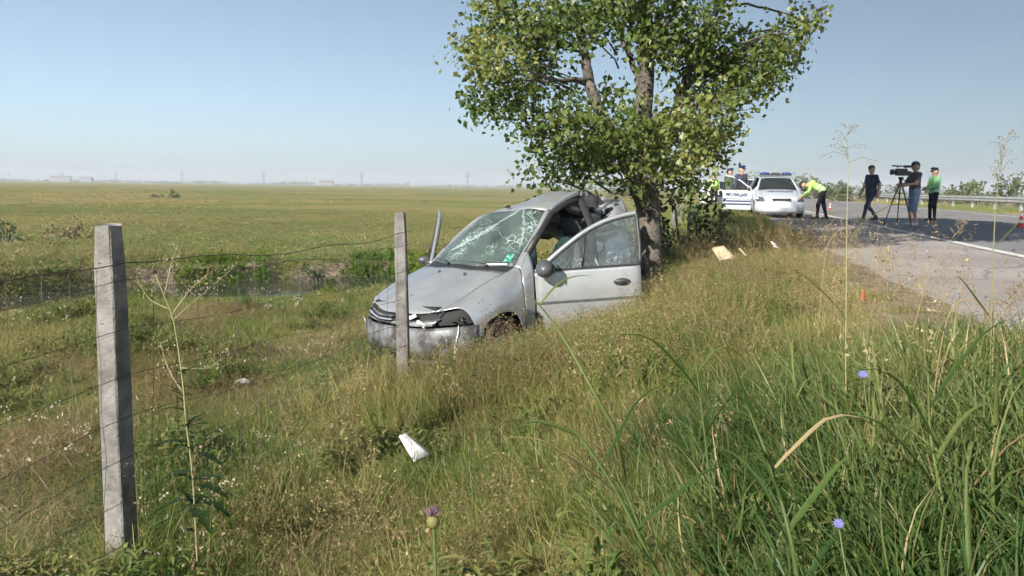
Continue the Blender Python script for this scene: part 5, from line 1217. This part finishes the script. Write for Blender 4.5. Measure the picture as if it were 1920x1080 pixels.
def scatter(name, label, collection, P, sc, tilt=.12, scz=None):
    n = len(P); me = bpy.data.meshes.new(name); me.vertices.add(n); me.vertices.foreach_set('co', np.asarray(P, np.float32).ravel())
    k = len(collection.objects); P = np.asarray(P); e = .15; gx_ = (ground_z(P[:, 0] + e, P[:, 1]) - ground_z(P[:, 0] - e, P[:, 1])) / (2 * e); gy_ = (ground_z(P[:, 0], P[:, 1] + e) - ground_z(P[:, 0], P[:, 1] - e)) / (2 * e)
    rot = np.array([(Matrix.Rotation(-a, 3, 'Y') @ Matrix.Rotation(b, 3, 'X') @ Matrix.Rotation(c, 3, 'Z')).to_euler()[:] for a, b, c in zip(np.arctan(np.clip(gx_, -.7, .7)), np.arctan(np.clip(gy_, -.7, .7)), rng.random(n) * 6.283)])
    s3 = np.stack([sc, sc, sc if scz is None else scz], 1)
    a = me.attributes.new('rot', 'FLOAT_VECTOR', 'POINT'); a.data.foreach_set('vector', rot.astype(np.float32).ravel())
    a = me.attributes.new('scl', 'FLOAT_VECTOR', 'POINT'); a.data.foreach_set('vector', s3.astype(np.float32).ravel())
    a = me.attributes.new('pick', 'INT', 'POINT'); a.data.foreach_set('value', rng.integers(0, k, n).astype(np.int32))
    o = bpy.data.objects.new(name, me); COL.objects.link(o)
    t = bpy.data.node_groups.new(name, 'GeometryNodeTree'); t.interface.new_socket('Geometry', in_out='INPUT', socket_type='NodeSocketGeometry'); t.interface.new_socket('Geometry', in_out='OUTPUT', socket_type='NodeSocketGeometry')
    N = t.nodes.new; i = N('NodeGroupInput'); ou = N('NodeGroupOutput'); ip = N('GeometryNodeInstanceOnPoints'); ci = N('GeometryNodeCollectionInfo'); ci.inputs[0].default_value = collection; ci.inputs[1].default_value = True; ci.inputs[2].default_value = True
    def na(nm, ty): q = N('GeometryNodeInputNamedAttribute'); q.data_type = ty; q.inputs[0].default_value = nm; return q.outputs[0]
    e2r = N('FunctionNodeEulerToRotation'); L = t.links.new
    L(na('rot', 'FLOAT_VECTOR'), e2r.inputs[0]); L(e2r.outputs[0], ip.inputs['Rotation']); L(na('scl', 'FLOAT_VECTOR'), ip.inputs['Scale']); L(na('pick', 'INT'), ip.inputs['Instance Index']); ip.inputs['Pick Instance'].default_value = True
    L(i.outputs[0], ip.inputs['Points']); L(ci.outputs[0], ip.inputs['Instance']); L(ip.outputs[0], ou.inputs[0])
    md = o.modifiers.new('scatter', 'NODES'); md.node_group = t
    return tag(o, label, 'grass', kind='stuff')
Mi = np.array(camo.matrix_world.to_3x3())
def infront(x, y, z, m=260):
    p = (np.stack([x, y, z - CAMZ], -1)) @ Mi; d = -p[:, 2]; px = 960 + 1600 * p[:, 0] / np.maximum(d, .01); py = 540 - 1600 * p[:, 1] / np.maximum(d, .01)
    return (d > .5) & (px > -m) & (px < 1920 + m) & (py < 1080 + 420), px, py
def sample(n, x0, x1, y0, y1, ypow=1.0):
    y = y0 + (y1 - y0) * rng.random(n) ** ypow; x = x0 + (x1 - x0) * rng.random(n); z = ground_z(x, y); ok, px, py = infront(x, y, z)
    cl = np.array(CARLOC[:2]); f = np.array((-.718, -.696)); l = np.array((.696, -.718)); a = (x - cl[0]) * f[0] + (y - cl[1]) * f[1]; b = (x - cl[0]) * l[0] + (y - cl[1]) * l[1]
    ok &= ~((a > -2.3) & (a < .72) & (np.abs(b) < .80)) & (np.hypot(x, y) > 1.25)
    s, n2 = ditch_sn(x, y); ok &= ~((n2 > -1.9) & (n2 < 1.0) & (s < 8.5) & (z < -1.0)) & ~((n2 > -3.0) & (n2 < 1.1) & (s > -3) & (s < .9))
    return x[ok], y[ok], z[ok]
def pick(xyz, prob):
    x, y, z = xyz; k = rng.random(len(x)) < prob(x, y); return x[k], y[k], z[k]
P3 = lambda q: np.stack(q, 1)
c_short = coll('short_tuft', 6, t_short, 12, .30); c_mid = coll('meadow_tuft', 8, t_mid, 7, .24); c_herb = coll('herb_tuft', 8, t_herb, 4, .2); c_lush = coll('lush_tuft', 8, t_lush, 4, .2)
c_dark = coll('broad_weed', 5, lambda g: (t_weed(g)[0], ['herbleaf']), 2, .15); c_weed = coll('weed_tuft', 5, t_weed, 4, .25); c_stalk = coll('stalk_tuft', 6, t_stalk); c_far = coll('far_tuft', 6, t_far, 4, .8); c_white = coll('flower_tuft', 4, t_white)
lushmask = lambda x, y: sstep(-.45, .75, x - .62 - .02 * (y - 1.5) + 1.1 * (fbm(x, y, 1.1) - .5)) * (1 - sstep(3.6, 5.6, y + 1.5 * (fbm(x, y, .9) - .5)))
U = lambda q: -uof(q[0], q[1])
# small broad leaved weeds mixed into everything near
q = pick(sample(2600, -6, 3, 1.6, 12), lambda x, y: sstep(.8, 2, -uof(x, y)) * sstep(.42, .6, fbm(x + 3, y + 5, .9)) * .75)
scatter('broad_leaf_weeds', 'low broad leaved weeds mixed into the near grass', c_dark, P3(q), rng.uniform(.35, .8, len(q[0])))
# field side, short turf
q = pick(sample(6200, -10, 2, 1.2, 16), lambda x, y: sstep(2.6, 4.4, -uof(x, y)))
scatter('pasture_grass', 'short green pasture turf around the fence', c_short, P3(q), rng.uniform(.8, 1.25, len(q[0])), scz=rng.uniform(.35, .75, len(q[0])) * (.5 + 1.0 * fbm(q[0], q[1], .5)))
q = pick(sample(5200, -10, 2, 1.2, 15), lambda x, y: sstep(2.4, 4.2, -uof(x, y)) * sstep(.48, .62, fbm(x, y, .55)) * .7)
scatter('pasture_grass', 'longer meadow grass patches among the turf', c_mid, P3(q), rng.uniform(.45, .7, len(q[0])), scz=rng.uniform(.25, .5, len(q[0])))
# verge between fence and road
vm = lambda x, y: sstep(.25, 1.5, -uof(x, y)) * (1 - sstep(4.1, 5.4, -uof(x, y)))
q = pick(sample(9500, -4, 8, 1.2, 20), lambda x, y: vm(x, y) * (1 - .6 * lushmask(x, y)))
scatter('verge_grass', 'dry mixed grass covering the roadside verge', c_mid, P3(q), rng.uniform(.55, 1.0, len(q[0])) * (.7 + .6 * fbm(q[0], q[1], .8)) * (.62 + .38 * sstep(2.5, 6, q[1])) * (.5 + .5 * sstep(.6, 2.2, U(q))))
q = pick(sample(7000, -3.2, 8, 2.4, 20), lambda x, y: vm(x, y) * sstep(.44, .66, fbm(x + 9, y, .65)) * (.22 + .68 * sstep(4.2, 7.5, y)) * (1 - .9 * lushmask(x, y)))
scatter('verge_herbs', 'brown seeding herbs thick around the wrecked car', c_herb, P3(q), rng.uniform(.5, .95, len(q[0])) * (.8 + .5 * fbm(q[0], q[1], .7)) * (.5 + .5 * sstep(.6, 2.2, U(q))))
q = pick(sample(1300, -.5, 2.2, 5.8, 9.5), lambda x, y: sstep(1.6, 2.4, -uof(x, y)) * (1 - sstep(3.9, 4.5, -uof(x, y))))
h = rng.random(len(q[0])) < .4
scatter('verge_herbs', 'tall weeds hiding the wheel and door bottom of the wreck', c_herb, P3(q)[h], rng.uniform(.65, 1.0, h.sum()))
scatter('verge_grass', 'tall mixed grass hiding the lower side of the wreck', c_mid, P3(q)[~h], rng.uniform(.75, 1.15, (~h).sum()))
c_thatch = coll('thatch', 6, t_thatch, 3, .2)
q = pick(sample(5200, -4.5, 5, 1.5, 12), lambda x, y: sstep(.4, 1.5, -uof(x, y)) * sstep(.46, .6, fbm(x + 21, y + 3, .75)) * (1 - .6 * lushmask(x, y)))
scatter('dead_grass', 'flattened dead grass and straw between the green tufts', c_thatch, P3(q), rng.uniform(.6, 1.2, len(q[0])))
# lush foreground at the right
q = pick(sample(3600, 0, 3.4, 1.1, 6), lambda x, y: lushmask(x, y) * sstep(.05, .7, -uof(x, y)))
scatter('lush_grass', 'tall lush green grass filling the right foreground', c_lush, P3(q), rng.uniform(.5, .95, len(q[0])) * (.62 + .16 * sstep(.6, 1.8, q[0])) * (1 - .4 * sstep(2.8, 5, q[1])))
# seed stalks near the road edge
q = pick(sample(2600, 1.5, 8, 3.0, 15), lambda x, y: sstep(-.05, .2, -uof(x, y)) * (1 - sstep(1.4, 2.4, -uof(x, y))) * .5)
scatter('seed_stalks', 'thin brown seed stalks along the pavement edge', c_stalk, P3(q), rng.uniform(.35, .75, len(q[0])))
q = pick(sample(1800, -4, 4, 2.6, 14), lambda x, y: vm(x, y) * .35)
scatter('seed_stalks', 'scattered dry seed stalks in the verge grass', c_stalk, P3(q), rng.uniform(.45, .8, len(q[0])))
# pale flowers left
q = pick(sample(2600, -7, 0, 3.4, 14), lambda x, y: sstep(.50, .64, fbm(x + 4, y + 7, .6)) * sstep(4, 4.8, -uof(x, y)) * .35)
scatter('pale_flowers', 'small pale wild flowers dotting the pasture turf', c_white, P3(q), rng.uniform(.5, .9, len(q[0])))
# ditch weeds
def dm(x, y):
    s, n = ditch_sn(x, y); return np.maximum(sstep(-3.2, -2.4, n) * (1 - sstep(-1.5, -1.0, n)) * (fbm(x, y, .55) > .42) * np.maximum(sstep(.5, 1.2, s), 1 - sstep(-3.4, -2.6, s)), (n > -1.2) * (n < 1.9) * sstep(1.5, 3.0, s) * (fbm(x, y, .5) > .40)) * (1 - sstep(9, 12, s))
q = pick(sample(7000, -16, 4, 9, 24), dm)
scatter('ditch_weeds', 'bright green weeds lining the ditch', c_weed, P3(q), rng.uniform(.35, .8, len(q[0])))
q = pick(sample(3800, -16, 3, 10, 26), lambda x, y: (lambda s, n: sstep(1.2, 1.8, n) * (1 - sstep(3.5, 7, n)) * sstep(.44, .6, fbm(x, y, .5)))(*ditch_sn(x, y)))
scatter('ditch_herbs', 'dry brownish weeds beyond the ditch', c_herb, P3(q), rng.uniform(.4, .9, len(q[0])))
# field beyond the ditch
q = pick(sample(20000, -40, 14, 14.5, 62, 1.5), lambda x, y: sstep(3.6, 5, -uof(x, y)) * (.45 + .55 * (1 - sstep(20, 55, y))))
scatter('field_grass', 'olive grass of the open field', c_far, P3(q), rng.uniform(.6, 1.1, len(q[0])) * (1 + q[1] / 90), scz=rng.uniform(.16, .42, len(q[0])) * (.4 + .9 * fbm(q[0], q[1], .12)))
q = pick(sample(9000, -170, 40, 60, 260, 1.6), lambda x, y: sstep(4, 6, -uof(x, y)) * sstep(.42, .62, fbm(x, y, .035)))
scatter('far_field_grass', 'rougher tufts of the far field', c_far, P3(q), rng.uniform(1.5, 3, len(q[0])), scz=rng.uniform(.5, 1.1, len(q[0])))
# verge further along and the strip under the guard rail
q = pick(sample(5000, 2, 16, 14, 60), lambda x, y: sstep(-.1, .5, -uof(x, y)) * (1 - sstep(4.5, 5.5, -uof(x, y))) * .9)
scatter('far_verge_grass', 'long grass of the verge running along the road', c_mid, P3(q), rng.uniform(1.0, 1.7, len(q[0])) * (.45 + .55 * sstep(.3, 2, U(q))))
q = pick(sample(9000, 14, 60, 18, 110), lambda x, y: sstep(12.5, 12.9, uof(x, y)) * (1 - sstep(19, 21, uof(x, y))))
scatter('far_verge_grass', 'grass strip under the guard rail across the road', c_far, P3(q), rng.uniform(.7, 1.2, len(q[0])), scz=rng.uniform(.7, 1.4, len(q[0])))
# dry weed clumps in the field
for k, (px, Y, w, h, lab) in enumerate([(592, 17.5, .35, .55, 'dark dry weed clump beyond the ditch left of the car'), (8, 24, .6, .6, 'dark weed clump at the left edge of the field'), (130, 25, .7, .45, 'pale dry weed patch right of the left edge clump'), (312, 95, 1.2, .9, 'small dark shrub far out in the field'), (1000, 60, 1.4, .9, 'dry bush low in the field behind the car roof')]):
    bush('dry_weed_clump', lab, place(px, Y), rblobs(9, w, w * .6, h, w * .4, 90 + k), .04 + .001 * Y, 95 + k, 'twigdry' if k in (2, 4) else 'shrubleaf', 'weed clumps in the field', dens=120, cat='weed clump')
bush('brittle_bush', 'sparse dry brown bush overhanging the car roof', place(1030, 12.6), rblobs(12, .75, .5, 1.75, .34, 77), .05, 78, 'twigdry', dens=45)

# ------------------------------------------------------------------ haze
def haze():
    me = bpy.data.meshes.new('haze'); bm = bmesh.new(); bmesh.ops.create_cube(bm, size=1)
    for v in bm.verts: v.co = Vector((v.co.x * 6400, 1480 + v.co.y * 3400, 14 + v.co.z * 36))
    bm.to_mesh(me); bm.free(); o = bpy.data.objects.new('haze', me); COL.objects.link(o); tag(o, kind='stuff')
    m, n, l = mat('haze_air'); ou = n.new('ShaderNodeOutputMaterial'); v = n.new('ShaderNodeVolumePrincipled'); v.inputs['Density'].default_value = .00042; v.inputs['Color'].default_value = (.86, .92, 1, 1); l.new(v.outputs[0], ou.inputs['Volume']); me.materials.append(m)
haze()
